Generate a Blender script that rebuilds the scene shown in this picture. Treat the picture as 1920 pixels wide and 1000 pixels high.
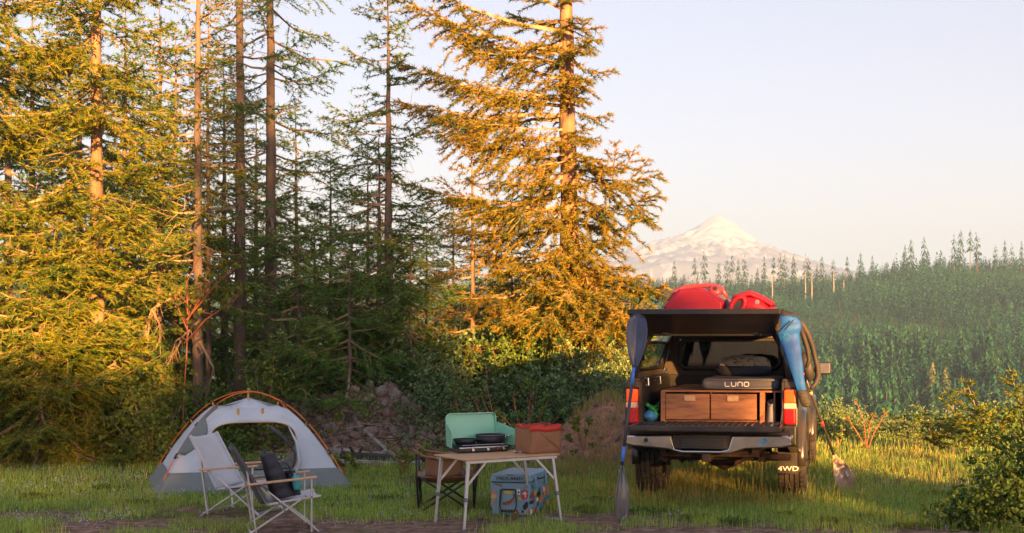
import bpy, math, random
import numpy as np
from mathutils import Vector, Matrix, noise as mnoise
R = math.radians
rng = np.random.default_rng(7)
random.seed(7)
SC = bpy.context.scene
for o in list(bpy.data.objects): bpy.data.objects.remove(o)
COL = SC.collection

# ------------------------------------------------------------------ camera
CX, YH, FP, CH = 1300.0, 640.0, 2300.0, 1.6      # principal column, horizon row, focal length (px of the 1920 px photo), eye height
cam_d = bpy.data.cameras.new('camera'); cam = bpy.data.objects.new('camera', cam_d); COL.objects.link(cam)
cam.location = (0, 0, CH); cam.rotation_euler = (R(90), 0, 0)
cam_d.sensor_width = 36; cam_d.lens = FP / 1920 * 36
cam_d.shift_x = (960 - CX) / 1920; cam_d.shift_y = (YH - 500) / 1920
cam_d.clip_end = 20000; cam_d.clip_start = .1
SC.camera = cam

# ------------------------------------------------------------------ world, sun, exposure
SUN_AZ, SUN_EL = 25.0, 7.5           # sun stands behind the camera, this many degrees to its right
sv = Vector((math.sin(R(SUN_AZ)) * math.cos(R(SUN_EL)), -math.cos(R(SUN_AZ)) * math.cos(R(SUN_EL)), math.sin(R(SUN_EL))))
world = bpy.data.worlds.new('World'); SC.world = world; world.use_nodes = True
wn, wl = world.node_tree.nodes, world.node_tree.links
wn.clear()
wo = wn.new('ShaderNodeOutputWorld'); bg = wn.new('ShaderNodeBackground'); sky = wn.new('ShaderNodeTexSky')
sky.sky_type = 'NISHITA'; sky.sun_disc = False
sky.sun_elevation = R(SUN_EL); sky.sun_rotation = math.atan2(sv.x, sv.y)
sky.altitude = 900; sky.air_density = 1.0; sky.dust_density = 1.5; sky.ozone_density = 1.0
tint = wn.new('ShaderNodeMixRGB'); tint.blend_type = 'MULTIPLY'; tint.inputs[0].default_value = 1.0
tint.inputs[2].default_value = (.42, .38, .44, 1)
veil = wn.new('ShaderNodeMixRGB'); veil.blend_type = 'ADD'; veil.inputs[0].default_value = 1.0; veil.inputs[2].default_value = (.84, .80, .97, 1)   # thin even evening veil over the whole sky
wl.new(sky.outputs[0], tint.inputs[1]); wl.new(tint.outputs[0], veil.inputs[1]); wl.new(veil.outputs[0], bg.inputs[0]); wl.new(bg.outputs[0], wo.inputs[0])
bg.inputs[1].default_value = .08
sd = bpy.data.lights.new('sun', 'SUN'); sun = bpy.data.objects.new('sun', sd); COL.objects.link(sun)
sd.energy = 5.0; sd.angle = R(.5); sd.color = (1.0, .475, .13)
sun.rotation_euler = sv.to_track_quat('Z', 'Y').to_euler(); sun.location = (20, -40, 20)
SC.view_settings.view_transform = 'Standard'; SC.view_settings.look = 'None'
SC.view_settings.exposure = 2.4; SC.view_settings.gamma = 1; SC.view_settings.use_curve_mapping = False
SC.render.engine = 'CYCLES'
SC.cycles.max_bounces = 6; SC.cycles.diffuse_bounces = 3; SC.cycles.glossy_bounces = 3; SC.cycles.transmission_bounces = 4
SC.cycles.transparent_max_bounces = 12; SC.cycles.volume_bounces = 1; SC.cycles.use_denoising = True
SC.cycles.sample_clamp_indirect = 4

# ------------------------------------------------------------------ helpers
def P(px, py, D): return Vector(((px - CX) / FP * D, D, CH - (py - YH) / FP * D))
def tag(o, label=None, cat=None, group=None, kind=None):
    if label: o['label'] = label
    if cat: o['category'] = cat
    if group: o['group'] = group
    if kind: o['kind'] = kind
    return o
def link(o, parent=None):
    COL.objects.link(o)
    if parent is not None: o.parent = parent
    return o
def thing(name, label, cat, loc=(0, 0, 0), rz=0, group=None):
    o = bpy.data.objects.new(name, None); o.empty_display_size = .1
    link(o); o.location = loc; o.rotation_euler = (0, 0, rz)
    return tag(o, label, cat, group)
def mesh_np(name, V, Fc, m, parent=None, smooth=False):
    """V (n,3); Fc (k,3|4) array of same-size faces"""
    V = np.asarray(V, dtype=np.float32); Fc = np.asarray(Fc, dtype=np.int32)
    me = bpy.data.meshes.new(name); k, s = Fc.shape
    me.vertices.add(len(V)); me.vertices.foreach_set('co', V.ravel())
    me.loops.add(k * s); me.loops.foreach_set('vertex_index', Fc.ravel())
    me.polygons.add(k); me.polygons.foreach_set('loop_start', np.arange(0, k * s, s, dtype=np.int32))
    try: me.polygons.foreach_set('loop_total', np.full(k, s, dtype=np.int32))
    except Exception: pass
    if smooth: me.polygons.foreach_set('use_smooth', np.ones(k, dtype=bool))
    me.materials.append(m); me.update(calc_edges=True)
    o = bpy.data.objects.new(name, me)
    return link(o, parent)
class MB:
    def __init__(s): s.v = []; s.f = []; s.mi = []; s.m = 0
    def add(s, vs, fs):
        b = len(s.v); s.v += [tuple(v) for v in vs]; s.f += [tuple(i + b for i in f) for f in fs]; s.mi += [s.m] * len(fs); return s
    def box(s, c, d, rot=None, taper=1.0):
        """c centre, d size; rot Matrix 3x3 or z angle; taper scales the top"""
        M = rot if isinstance(rot, Matrix) else Matrix.Rotation(rot or 0, 3, 'Z')
        vs = []
        for k in (-1, 1):
            t = taper if k > 0 else 1
            for i, j in ((-1, -1), (1, -1), (1, 1), (-1, 1)):
                vs.append(M @ Vector((i * d[0] / 2 * t, j * d[1] / 2 * t, k * d[2] / 2)) + Vector(c))
        return s.add(vs, [(0, 3, 2, 1), (4, 5, 6, 7), (0, 1, 5, 4), (1, 2, 6, 5), (2, 3, 7, 6), (3, 0, 4, 7)])
    def bar(s, a, b, w, h=None, up=(0, 0, 1)):
        """rectangular bar from a to b"""
        a, b = Vector(a), Vector(b); h = h or w; d = b - a; L = d.length; d.normalize(); up = Vector(up)
        if abs(d.dot(up)) > .99: up = Vector((0, 1, 0))
        x = d.cross(up).normalized(); z = x.cross(d).normalized()
        M = Matrix((x, d, z)).transposed()
        return s.box((a + b) / 2, (w, L, h), M)
    def tube(s, pts, r, n=8, cap=True, flat=None, up=None):
        """tube through pts; r number or list; flat = (a, b) scale of the two section axes"""
        pts = [Vector(p) for p in pts]; N = len(pts)
        rr = [r] * N if not hasattr(r, '__len__') else list(r)
        b = len(s.v); prev = None; vs = []
        for i, p in enumerate(pts):
            t = (pts[min(i + 1, N - 1)] - pts[max(i - 1, 0)])
            t = t.normalized() if t.length > 1e-9 else Vector((0, 0, 1))
            if up is not None: x = t.cross(Vector(up))
            elif prev is None: x = t.cross(Vector((0, 0, 1))) if abs(t.z) < .95 else t.cross(Vector((0, 1, 0)))
            else: x = prev - t * prev.dot(t)
            x = x.normalized() if x.length > 1e-9 else Vector((1, 0, 0)); prev = x; y = t.cross(x)
            fa, fb = (flat[i] if flat and hasattr(flat[0], '__len__') else flat) if flat else (1, 1)
            for k in range(n):
                a = 2 * math.pi * k / n
                vs.append(p + (x * math.cos(a) * fa + y * math.sin(a) * fb) * rr[i])
        fs = []
        for i in range(N - 1):
            for k in range(n):
                k2 = (k + 1) % n
                fs.append((i * n + k, i * n + k2, (i + 1) * n + k2, (i + 1) * n + k))
        if cap: fs.append(tuple(range(n - 1, -1, -1))); fs.append(tuple((N - 1) * n + k for k in range(n)))
        return s.add(vs, fs)
    def cyl(s, a, b, r, n=16, r2=None): return s.tube([a, b], [r, r if r2 is None else r2], n)
    def lathe(s, prof, c=(0, 0, 0), n=24, M=None):
        """prof [(r,z)] about local z"""
        M = M or Matrix.Identity(3); c = Vector(c); vs = []; fs = []
        for r_, z in prof:
            for k in range(n):
                a = 2 * math.pi * k / n; vs.append(M @ Vector((r_ * math.cos(a), r_ * math.sin(a), z)) + c)
        for i in range(len(prof) - 1):
            for k in range(n):
                k2 = (k + 1) % n; fs.append((i * n + k, i * n + k2, (i + 1) * n + k2, (i + 1) * n + k))
        return s.add(vs, fs)
    def grid(s, fn, nu, nv, closed_u=False):
        vs = [fn(i / (nu if closed_u else nu - 1) if nu > 1 else 0, j / (nv - 1)) for j in range(nv) for i in range(nu)]
        fs = []
        for j in range(nv - 1):
            for i in range(nu if closed_u else nu - 1):
                i2 = (i + 1) % nu; fs.append((j * nu + i, j * nu + i2, (j + 1) * nu + i2, (j + 1) * nu + i))
        return s.add(vs, fs)
    def prism(s, poly, M, thick):
        """poly 2D list in the local x,y plane of 4x4 matrix M, extruded by thick along local z"""
        n = len(poly)
        vs = [M @ Vector((x, y, 0)) for x, y in poly] + [M @ Vector((x, y, thick)) for x, y in poly]
        fs = [tuple(range(n - 1, -1, -1)), tuple(range(n, 2 * n))] + [(i, (i + 1) % n, n + (i + 1) % n, n + i) for i in range(n)]
        return s.add(vs, fs)
    def build(s, name, m, parent=None, smooth=False, bevel=0, seg=2, sub=0, solid=0, angle=40):
        me = bpy.data.meshes.new(name); me.from_pydata(s.v, [], s.f)
        for q in (m if isinstance(m, (list, tuple)) else [m]): me.materials.append(q)
        if any(s.mi): me.polygons.foreach_set('material_index', s.mi)
        if smooth: me.polygons.foreach_set('use_smooth', [True] * len(me.polygons))
        me.update()
        o = link(bpy.data.objects.new(name, me), parent)
        if solid:
            q = o.modifiers.new('solid', 'SOLIDIFY'); q.thickness = solid; q.offset = 0
        if bevel:
            q = o.modifiers.new('bevel', 'BEVEL'); q.width = bevel; q.segments = seg; q.limit_method = 'ANGLE'; q.angle_limit = R(angle)
        if sub:
            q = o.modifiers.new('sub', 'SUBSURF'); q.levels = sub; q.render_levels = sub
        return o
def text(name, s, size, M, m, parent=None, thick=.0015, spacing=1.0, sx=1.0):
    """flat lettering; M 4x4: local x along the line, y up, z out of the surface"""
    cu = bpy.data.curves.new(name, 'FONT'); cu.body = s; cu.size = size; cu.extrude = thick / 2; cu.space_character = spacing
    cu.align_x = 'CENTER'; cu.align_y = 'CENTER'; cu.resolution_u = 3
    t = bpy.data.objects.new(name, cu); COL.objects.link(t)
    dg = bpy.context.evaluated_depsgraph_get()
    me = bpy.data.meshes.new_from_object(t.evaluated_get(dg)); bpy.data.objects.remove(t)
    me.transform(M @ Matrix.Diagonal((sx, 1, 1, 1))); me.materials.clear(); me.materials.append(m)
    o = bpy.data.objects.new(name, me)
    return link(o, parent)
def frame(o, x, y):
    """4x4 with origin o, x and y axes given"""
    x = Vector(x).normalized(); z = x.cross(Vector(y)).normalized(); y = z.cross(x)
    M = Matrix((x, y, z)).transposed().to_4x4(); M.translation = Vector(o); return M
def copy_thing(root, loc, rz=0, label=None, group=None, scale=None):
    r = root.copy(); COL.objects.link(r); r.location = loc; r.rotation_euler = (0, 0, rz)
    if scale is not None: r.scale = (scale,) * 3 if not hasattr(scale, '__len__') else scale
    if label: r['label'] = label
    if group: r['group'] = group
    for ch in list(root.children):
        c = ch.copy(); COL.objects.link(c); c.parent = r
        for g in ch.children:
            d = g.copy(); COL.objects.link(d); d.parent = c
    return r

# ------------------------------------------------------------------ materials
def mat(name, col, rough=.7, metal=0, var=.15, scale=8, bump=0, bscale=40, col2=None, spec=None, detail=4, stretch=None, coat=0, trans=0, alpha=1, island=0, lo=.35, hi=.65):
    m = bpy.data.materials.new(name); m.use_nodes = True; n, l = m.node_tree.nodes, m.node_tree.links
    b = n['Principled BSDF']; out = n['Material Output']
    b.inputs['Roughness'].default_value = rough; b.inputs['Metallic'].default_value = metal
    if spec is not None: b.inputs['Specular IOR Level'].default_value = spec
    if coat: b.inputs['Coat Weight'].default_value = coat; b.inputs['Coat Roughness'].default_value = .08
    if alpha < 1: b.inputs['Alpha'].default_value = alpha
    tc = n.new('ShaderNodeTexCoord'); mp = n.new('ShaderNodeMapping'); l.new(tc.outputs['Object'], mp.inputs[0])
    if stretch: mp.inputs['Scale'].default_value = stretch
    nz = n.new('ShaderNodeTexNoise'); nz.inputs['Scale'].default_value = scale; nz.inputs['Detail'].default_value = detail
    l.new(mp.outputs[0], nz.inputs['Vector'])
    c2 = col2 or tuple(c * (1 - var) for c in col); c1 = col if col2 else tuple(min(1, c * (1 + var)) for c in col)
    rmp = n.new('ShaderNodeValToRGB'); e = rmp.color_ramp.elements
    e[0].position = lo; e[1].position = hi; e[0].color = (*c2, 1); e[1].color = (*c1, 1)
    fac = nz.outputs['Fac']
    if island:
        g = n.new('ShaderNodeNewGeometry'); mx = n.new('ShaderNodeMath'); mx.operation = 'MULTIPLY_ADD'
        l.new(g.outputs['Random Per Island'], mx.inputs[0]); mx.inputs[1].default_value = island
        sb = n.new('ShaderNodeMath'); sb.operation = 'ADD'; sb.inputs[1].default_value = -island / 2
        l.new(nz.outputs['Fac'], sb.inputs[0]); l.new(sb.outputs[0], mx.inputs[2]); fac = mx.outputs[0]
    l.new(fac, rmp.inputs[0]); l.new(rmp.outputs[0], b.inputs['Base Color'])
    if bump:
        n2 = n.new('ShaderNodeTexNoise'); n2.inputs['Scale'].default_value = bscale; n2.inputs['Detail'].default_value = 5
        l.new(mp.outputs[0], n2.inputs['Vector']); bp = n.new('ShaderNodeBump'); bp.inputs['Strength'].default_value = bump
        bp.inputs['Distance'].default_value = .02; l.new(n2.outputs['Fac'], bp.inputs['Height']); l.new(bp.outputs[0], b.inputs['Normal'])
    if trans:
        t = n.new('ShaderNodeBsdfTranslucent'); mx = n.new('ShaderNodeMixShader'); mx.inputs[0].default_value = trans
        l.new(rmp.outputs[0], t.inputs[0]); l.new(b.outputs[0], mx.inputs[1]); l.new(t.outputs[0], mx.inputs[2]); l.new(mx.outputs[0], out.inputs[0])
    return m
def emptyname(): pass
M_ = {}
def leafm(name, c1, c2, trans=.25, scale=1.2):
    return mat(name, c1, .55, 0, 0, scale, col2=c2, trans=trans, island=.9, spec=.3, lo=.2, hi=.8)
M_['needle'] = leafm('fir_needles', (.28, .25, .010), (.03, .12, .02), .30)  # golden evening light and green shade put into the needle tones
M_['needle_shaded'] = leafm('shaded_green_fir_needles', (.19, .29, .035), (.045, .14, .035), .32)  # greener, lighter needle copy for the firs that stand in shade
M_['needle_sunlit'] = leafm('sunlit_fir_needles', (.36, .215, .012), (.05, .12, .018), .30)  # sunlit needle copy: orange of the low sun put into the colour
M_['needle_far'] = mat('far_fir_needles', (.026, .125, .058), .7, 0, 0, .018, col2=(.005, .030, .028), trans=.25, island=.6, spec=.2, lo=.36, hi=.62, detail=3)  # dark teal patches stand in for shade on the hillside
M_['needle_pale'] = leafm('pale_needles', (.15, .17, .06), (.08, .11, .04), .2, .2)
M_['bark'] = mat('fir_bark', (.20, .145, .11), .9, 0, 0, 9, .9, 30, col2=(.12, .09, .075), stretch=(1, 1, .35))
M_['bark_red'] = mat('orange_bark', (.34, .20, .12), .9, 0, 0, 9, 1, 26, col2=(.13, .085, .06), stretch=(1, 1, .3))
M_['twig'] = mat('bare_twigs', (.30, .20, .13), .9, 0, .3, 6)
M_['greytwig'] = mat('weathered_wood', (.36, .33, .30), .9, 0, 0, 10, .7, 40, col2=(.17, .15, .13), stretch=(1, 1, 1))
M_['redstem'] = mat('red_stems', (.30, .09, .05), .6, 0, .3, 6)
M_['bushleaf'] = leafm('shrub_leaves', (.21, .29, .11), (.05, .10, .035), .2, 2.5)
M_['yleaf'] = leafm('young_leaves', (.24, .26, .03), (.10, .15, .03), .35, 3)
M_['gleaf'] = leafm('green_leaves', (.15, .24, .04), (.06, .11, .025), .3, 3)
M_['grass'] = leafm('grass_blades', (.46, .58, .11), (.17, .30, .055), .4, 1.0)
M_['drygrass'] = leafm('dry_grass', (.50, .38, .12), (.20, .18, .05), .35, 1.5)
M_['stone'] = mat('rubble_stone', (.36, .29, .23), .9, 0, 0, 6, .8, 30, col2=(.15, .12, .10))
M_['stone2'] = mat('brown_stone', (.32, .21, .15), .9, 0, 0, 5, .8, 25, col2=(.15, .10, .08))
# ------------------------------------------------------------------ terrain
RIDGE = [(-3000, 470), (-400, 500), (300, 515), (900, 520), (1180, 514), (1300, 520), (1450, 519), (1550, 511), (1620, 505), (1700, 497), (1800, 487), (1920, 482), (2400, 470), (4000, 480)]
def sm(a, b, x): t = np.clip((x - a) / (b - a), 0, 1); return t * t * (3 - 2 * t)
def vnoise(x, y, s, seed=0):
    """cheap smooth value noise, vectorised"""
    r = np.random.default_rng(seed); T = r.random((64, 64))
    u, v = x / s, y / s; i, j = np.floor(u).astype(int), np.floor(v).astype(int); fu, fv = u - i, v - j
    fu = fu * fu * (3 - 2 * fu); fv = fv * fv * (3 - 2 * fv)
    g = lambda a, b: T[a % 64, b % 64]
    return (g(i, j) * (1 - fu) + g(i + 1, j) * fu) * (1 - fv) + (g(i, j + 1) * (1 - fu) + g(i + 1, j + 1) * fu) * fv
def ground_z(x, y):
    x = np.asarray(x, float); y = np.asarray(y, float)
    z = .05 * (vnoise(x, y, 1.7, 1) - .5) + .03 * (vnoise(x, y, .6, 2) - .5)
    z = z * sm(3, 9, np.hypot(x, y - 2)) * .8
    edge = 22 + 14 * sm(.5, -3.5, x) + 3 * (vnoise(x, y * 0, 5, 3) - .5)
    px = CX + FP * x / 800
    rid = CH + (YH - np.interp(px, [a for a, b in RIDGE], [b for a, b in RIDGE])) / FP * 800 - 8
    drop = -5 * sm(0, 22, y - edge) - 25 * sm(10, 190, y - edge)
    up = (rid + 30) * sm(0, 1, np.clip((y - 250) / 600, 0, 1)) * 1.0
    up = (rid + 30) * np.clip((y - 230) / 570, 0, 1) ** 1.05
    back = -(rid + 10) * sm(820, 1300, y)
    big = (vnoise(x, y, 90, 5) - .5) * 7 + (vnoise(x, y, 35, 6) - .5) * 3
    z = z + drop + up + back + big * sm(80, 260, y) * (1 - .75 * sm(700, 800, y) * (1 - sm(800, 900, y)))
    return z
def sinh_axis(lo, hi, n, a):
    t0, t1 = math.asinh(lo / a), math.asinh(hi / a); return np.sinh(np.linspace(t0, t1, n)) * a
xs = sinh_axis(-4280, 2880, 240, 5.0); ys = sinh_axis(-57, 5880, 310, 9.0)
gx, gy = np.meshgrid(xs, ys); gz = ground_z(gx, gy)
V = np.stack([gx, gy, gz], -1).reshape(-1, 3); nx = len(xs)
I = np.arange((len(ys) - 1) * nx).reshape(-1, nx)[:, :-1].ravel()
Fc = np.stack([I, I + 1, I + nx + 1, I + nx], 1)
gm = bpy.data.materials.new('dirt_and_turf'); gm.use_nodes = True
n, l = gm.node_tree.nodes, gm.node_tree.links; b = n['Principled BSDF']; b.inputs['Roughness'].default_value = .95
b.inputs['Specular IOR Level'].default_value = .1
geo = n.new('ShaderNodeNewGeometry'); sx = n.new('ShaderNodeSeparateXYZ'); l.new(geo.outputs['Position'], sx.inputs[0])
def nz_(sc, det=5):
    q = n.new('ShaderNodeTexNoise'); q.inputs['Scale'].default_value = sc; q.inputs['Detail'].default_value = det; l.new(geo.outputs['Position'], q.inputs['Vector']); return q
def rp_(src, stops):
    q = n.new('ShaderNodeValToRGB'); e = q.color_ramp.elements
    e[0].position, e[0].color = stops[0][0], (*stops[0][1], 1); e[1].position, e[1].color = stops[-1][0], (*stops[-1][1], 1)
    for p_, c_ in stops[1:-1]: w = e.new(p_); w.color = (*c_, 1)
    l.new(src, q.inputs[0]); return q
dirt = rp_(nz_(9, 8).outputs['Fac'], [(.3, (.09, .058, .042)), (.5, (.20, .13, .092)), (.72, (.34, .24, .18))])
turf = rp_(nz_(14, 6).outputs['Fac'], [(.3, (.05, .07, .022)), (.7, (.13, .16, .045))])
mr = n.new('ShaderNodeMapRange'); l.new(sx.outputs[1], mr.inputs[0]); mr.inputs[1].default_value = 10.3; mr.inputs[2].default_value = 13.0; mr.inputs[3].default_value = -.22; mr.inputs[4].default_value = .2
ad = n.new('ShaderNodeMath'); ad.operation = 'ADD'; l.new(mr.outputs[0], ad.inputs[0]); l.new(nz_(1.3, 6).outputs['Fac'], ad.inputs[1])
mk = rp_(ad.outputs[0], [(.40, (0, 0, 0)), (.56, (1, 1, 1))])
mx = n.new('ShaderNodeMixRGB'); l.new(mk.outputs[0], mx.inputs[0]); l.new(dirt.outputs[0], mx.inputs[1]); l.new(turf.outputs[0], mx.inputs[2])
l.new(mx.outputs[0], b.inputs['Base Color'])
bp = n.new('ShaderNodeBump'); bp.inputs['Strength'].default_value = .8; bp.inputs['Distance'].default_value = .03
l.new(nz_(22, 8).outputs['Fac'], bp.inputs['Height']); l.new(bp.outputs[0], b.inputs['Normal'])
g = mesh_np('ground', V, Fc, gm, smooth=True); tag(g, kind='structure')

# ------------------------------------------------------------------ mountain (snow cone far off)
MD = 5000.0; MK = MD / 3000; pk = P(1345, 402, MD); base_z = 120.0
LP = [(0, 402), (20, 411), (45, 428), (85, 441), (145, 458), (195, 474), (260, 492), (400, 520), (700, 560)]
RP = [(0, 402), (18, 408), (45, 426), (75, 447), (115, 465), (155, 479), (205, 497), (300, 522), (600, 560)]
U = 3000 / FP
def prof(LRP, r): return CH + (YH - np.interp(r / U, [a for a, b in LRP], [b for a, b in LRP])) / FP * 3000
mxs = np.linspace(-900, 900, 301); mys = np.linspace(-480, 480, 161); a, bb = np.meshgrid(mxs, mys)
r = np.hypot(a, bb); th = np.arctan2(bb, a)
w = (a / np.maximum(r, 1) + 1) / 2
h = prof(LP, r) * (1 - w) + prof(RP, r) * w
rid = np.abs(vnoise(th * 60 + 500 + r * .05, r * .35, 9, 11) - .5) * 2 + .6 * np.abs(vnoise(a + 900, bb + 900, 28, 12) - .5) * 2 + .3 * np.abs(vnoise(a + 900, bb + 900, 11, 14) - .5)
h = h - 13 * rid * sm(4, 130, r) - 4 * rid * sm(0, 20, r)
h = h - (sm(380, 480, np.abs(bb)) + sm(750, 900, np.abs(a))) * 260
V = np.stack([a * MK + pk.x, bb * MK + MD, (h - CH) * MK + CH], -1).reshape(-1, 3); nx = 301
I = np.arange(160 * nx).reshape(-1, nx)[:, :-1].ravel(); Fc = np.stack([I, I + 1, I + nx + 1, I + nx], 1)
mm = bpy.data.materials.new('hazed_snow_and_rock'); mm.use_nodes = True; n, l = mm.node_tree.nodes, mm.node_tree.links; b = n['Principled BSDF']
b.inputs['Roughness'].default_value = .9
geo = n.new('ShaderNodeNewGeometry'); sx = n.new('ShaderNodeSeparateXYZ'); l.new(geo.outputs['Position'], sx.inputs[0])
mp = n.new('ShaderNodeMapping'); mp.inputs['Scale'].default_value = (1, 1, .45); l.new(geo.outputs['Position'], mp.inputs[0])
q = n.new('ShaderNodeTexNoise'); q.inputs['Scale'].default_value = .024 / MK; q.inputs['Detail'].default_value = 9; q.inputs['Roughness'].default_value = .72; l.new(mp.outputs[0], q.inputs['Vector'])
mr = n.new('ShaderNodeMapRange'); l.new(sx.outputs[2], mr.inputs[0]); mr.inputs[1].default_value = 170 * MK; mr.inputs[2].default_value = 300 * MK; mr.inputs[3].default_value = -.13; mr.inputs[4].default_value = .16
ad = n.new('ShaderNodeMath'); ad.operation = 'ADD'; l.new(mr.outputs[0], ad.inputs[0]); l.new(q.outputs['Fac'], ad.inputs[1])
rr_ = rp_(ad.outputs[0], [(.42, (.20, .23, .33)), (.49, (.43, .49, .63))])  # rock paled towards the snow: distance haze put into the colours
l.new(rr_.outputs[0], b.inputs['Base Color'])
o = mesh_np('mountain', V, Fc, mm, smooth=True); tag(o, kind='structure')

# ------------------------------------------------------------------ far firs
def fir_tris(seed, n, width, bare=0.0, big=.11, gaps=0, powr=.85):
    """ragged unit-height fir as n loose boughs (triangles)"""
    r_ = np.random.default_rng(seed); t = (np.arange(n) + r_.random(n)) / n; z = bare + (1 - bare) * (1 - (1 - t) ** .62) * .97
    if gaps: z = z[(np.sin(z * 37 + seed) > -1 + gaps * r_.random(n))]; n = len(z)
    f = (z - bare) / (1 - bare); rad = (width * (1 - f) ** powr + .012) * r_.uniform(.5, 1.2, n); a = np.arange(n) * 2.39996 + r_.normal(0, .3, n)
    u = np.stack([np.cos(a), np.sin(a), np.zeros(n)], 1); w = np.stack([-np.sin(a), np.cos(a), np.zeros(n)], 1); dz = r_.uniform(-.055, .0, n) * (1 - .6 * f)
    hw = (big * (1 - .55 * f) * r_.uniform(.5, 1.1, n))[:, None]; up = r_.uniform(.02, .05, n)
    c = np.stack([np.zeros(n), np.zeros(n), z], 1); tip = c + u * rad[:, None]; tip[:, 2] += dz
    A = c + u * (rad * .25)[:, None]; A[:, 2] += up * 1.3; B = tip - w * hw * .5; C_ = tip + w * hw * .5; B[:, 2] -= r_.uniform(0, .03, n); A2 = c + u * rad[:, None] * .5 ; 
    return np.concatenate([np.stack([A, B, C_], 1).reshape(-1, 3), np.array([[-.008, 0, .9], [.008, 0, .9], [0, 0, 1.0]])])
def far_fir(seed, n, width, bare=0.0, gaps=0, big=.11, powr=.85, tr=.014):
    V_ = fir_tris(seed, n, width, bare, big, gaps, powr); mb = MB(); mb.v = [tuple(v) for v in V_]; mb.f = [(i, i + 1, i + 2) for i in range(0, len(V_), 3)]; mb.mi = [0] * len(mb.f)
    mb.m = 1; mb.tube([(0, 0, 0), (0, 0, .5), (0, 0, .95)], [tr, tr * .65, .002], 5, cap=False); return mb
FARV = []
for s_ in range(6):
    o = far_fir(s_, 190, [.20, .23, .18, .22, .25, .19][s_]).build('hillside_fir', [M_['needle_far'], M_['bark']])
    FARV.append(o.data); bpy.data.objects.remove(o)
def on_hill(px, D): x = (px - CX) / FP * D; return x, float(ground_z(x, D))
# the trees that show largest stand as individuals, the others are one mass
cand = []
rg = np.random.default_rng(21)
for k in range(15500):
    D = math.sqrt(rg.uniform(235 ** 2, 810 ** 2)); px = rg.uniform(1085, 2010) if k % 5 else rg.uniform(-60, 1085)
    cand.append((px, D, rg.uniform(5.0, 9.5) * (1.45 if D < 420 else 1) * (.6 + .9 * float(vnoise(np.array((px - CX) / FP * D + 999), np.array(D), 38, 91))) * (1.0 if rg.random() < .9 else 1.35)))
pts_ = []; cell = set()
for px, D, h_ in cand:
    x, z = on_hill(px, D); key = (round(x / 2.7), round(D / 3.1))
    if key in cell: continue
    cell.add(key); pts_.append((x, D, z, h_, px))
near = sorted([p for p in pts_ if 1490 < p[4] < 1930 and p[1] > 262], key=lambda p: -p[3] / p[1])[:250]
ns = set(id(p) for p in near)
for k, (x, D, z, h_, px) in enumerate(near):
    o = bpy.data.objects.new('hillside_fir', FARV[k % 6]); link(o); o.location = (x, D, z - .3); o.scale = (h_, h_, h_); o.rotation_euler = (0, 0, rg.uniform(0, 6))
    tag(o, 'dark green fir standing among many on the hillside across the valley', 'tree', 'firs on the hillside across the valley')
UV = [fir_tris(40 + k, 37, [.24, .27, .21, .26, .3, .22][k], big=.17) for k in range(6)]; UF = [np.arange(len(v)).reshape(-1, 3) for v in UV]
AV, AF, off = [], [], 0
rest = [p for p in pts_ if id(p) not in ns]
for k, (x, D, z, h_, px) in enumerate(rest):
    v = UV[k % 6]; a_ = rg.uniform(0, 6); c_, s_ = math.cos(a_), math.sin(a_)
    w_ = v @ np.array([[c_, s_, 0], [-s_, c_, 0], [0, 0, 1]]) * h_ + np.array([x, D, z - .3])
    AV.append(w_); AF.append(UF[k % 6] + off); off += len(v)
o = mesh_np('far_forest', np.concatenate(AV), np.concatenate(AF), M_['needle_far']); tag(o, 'dense fir forest covering the far hillside', 'forest', kind='stuff')

# skyline trees: tall thin survivors above the young forest  (px, top y, base y, fullness)
SKY = [(1264, 488, 524, 1), (1283, 512, 526, 1), (1303, 480, 524, 0), (1320, 470, 523, 0), (1347, 490, 524, 1), (1364, 478, 524, 1), (1373, 474, 524, 0), (1385, 483, 524, 1), (1396, 477, 524, 1), (1433, 480, 522, 1),
       (1450, 478, 521, 0), (1463, 472, 521, 1), (1470, 474, 521, 1), (1488, 475, 520, 1), (1512, 474, 550, 1), (1517, 480, 520, 0), (1541, 476, 520, 1), (1563, 482, 540, 0), (1588, 478, 514, 0), (1613, 470, 510, 2), (1636, 478, 508, 2),
       (1657, 500, 507, 1), (1697, 458, 504, 2), (1709, 443, 504, 2), (1733, 444, 506, 1), (1770, 478, 500, 2), (1789, 438, 500, 1), (1800, 426, 500, 2), (1819, 428, 496, 0), (1832, 434, 490, 0), (1867, 458, 492, 1), (1884, 447, 490, 2), (1898, 455, 488, 1),
       (1915, 452, 486, 1), (1678, 492, 505, 1), (1835, 478, 492, 1), (1755, 486, 500, 2), (1420, 500, 522, 2), (1532, 494, 516, 2)]
ORD = 'first second third fourth fifth sixth seventh eighth ninth tenth eleventh twelfth thirteenth fourteenth fifteenth sixteenth seventeenth eighteenth nineteenth twentieth'.split()
ORD += ['twenty-' + w for w in ORD[:9]] + ['thirtieth'] + ['thirty-' + w for w in ORD[:9]] + ['fortieth']
SK = []
for s_ in range(6):
    o = far_fir(80 + s_, [150, 210, 70, 190, 110, 120][s_], [.15, .19, .10, .17, .13, .16][s_], bare=[.22, .06, .5, .12, .35, .2][s_], gaps=[.9, .4, 1.2, .7, 1.1, 1.2][s_], big=.055, powr=[.5, .8, .45, .7, .4, .55][s_], tr=.013).build('skyline_fir', [M_['needle_far'], M_['bark']])
    SK.append(o.data); bpy.data.objects.remove(o)
rk_ = {k: i for i, k in enumerate(sorted(range(len(SKY)), key=lambda k: SKY[k][0]))}
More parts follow.
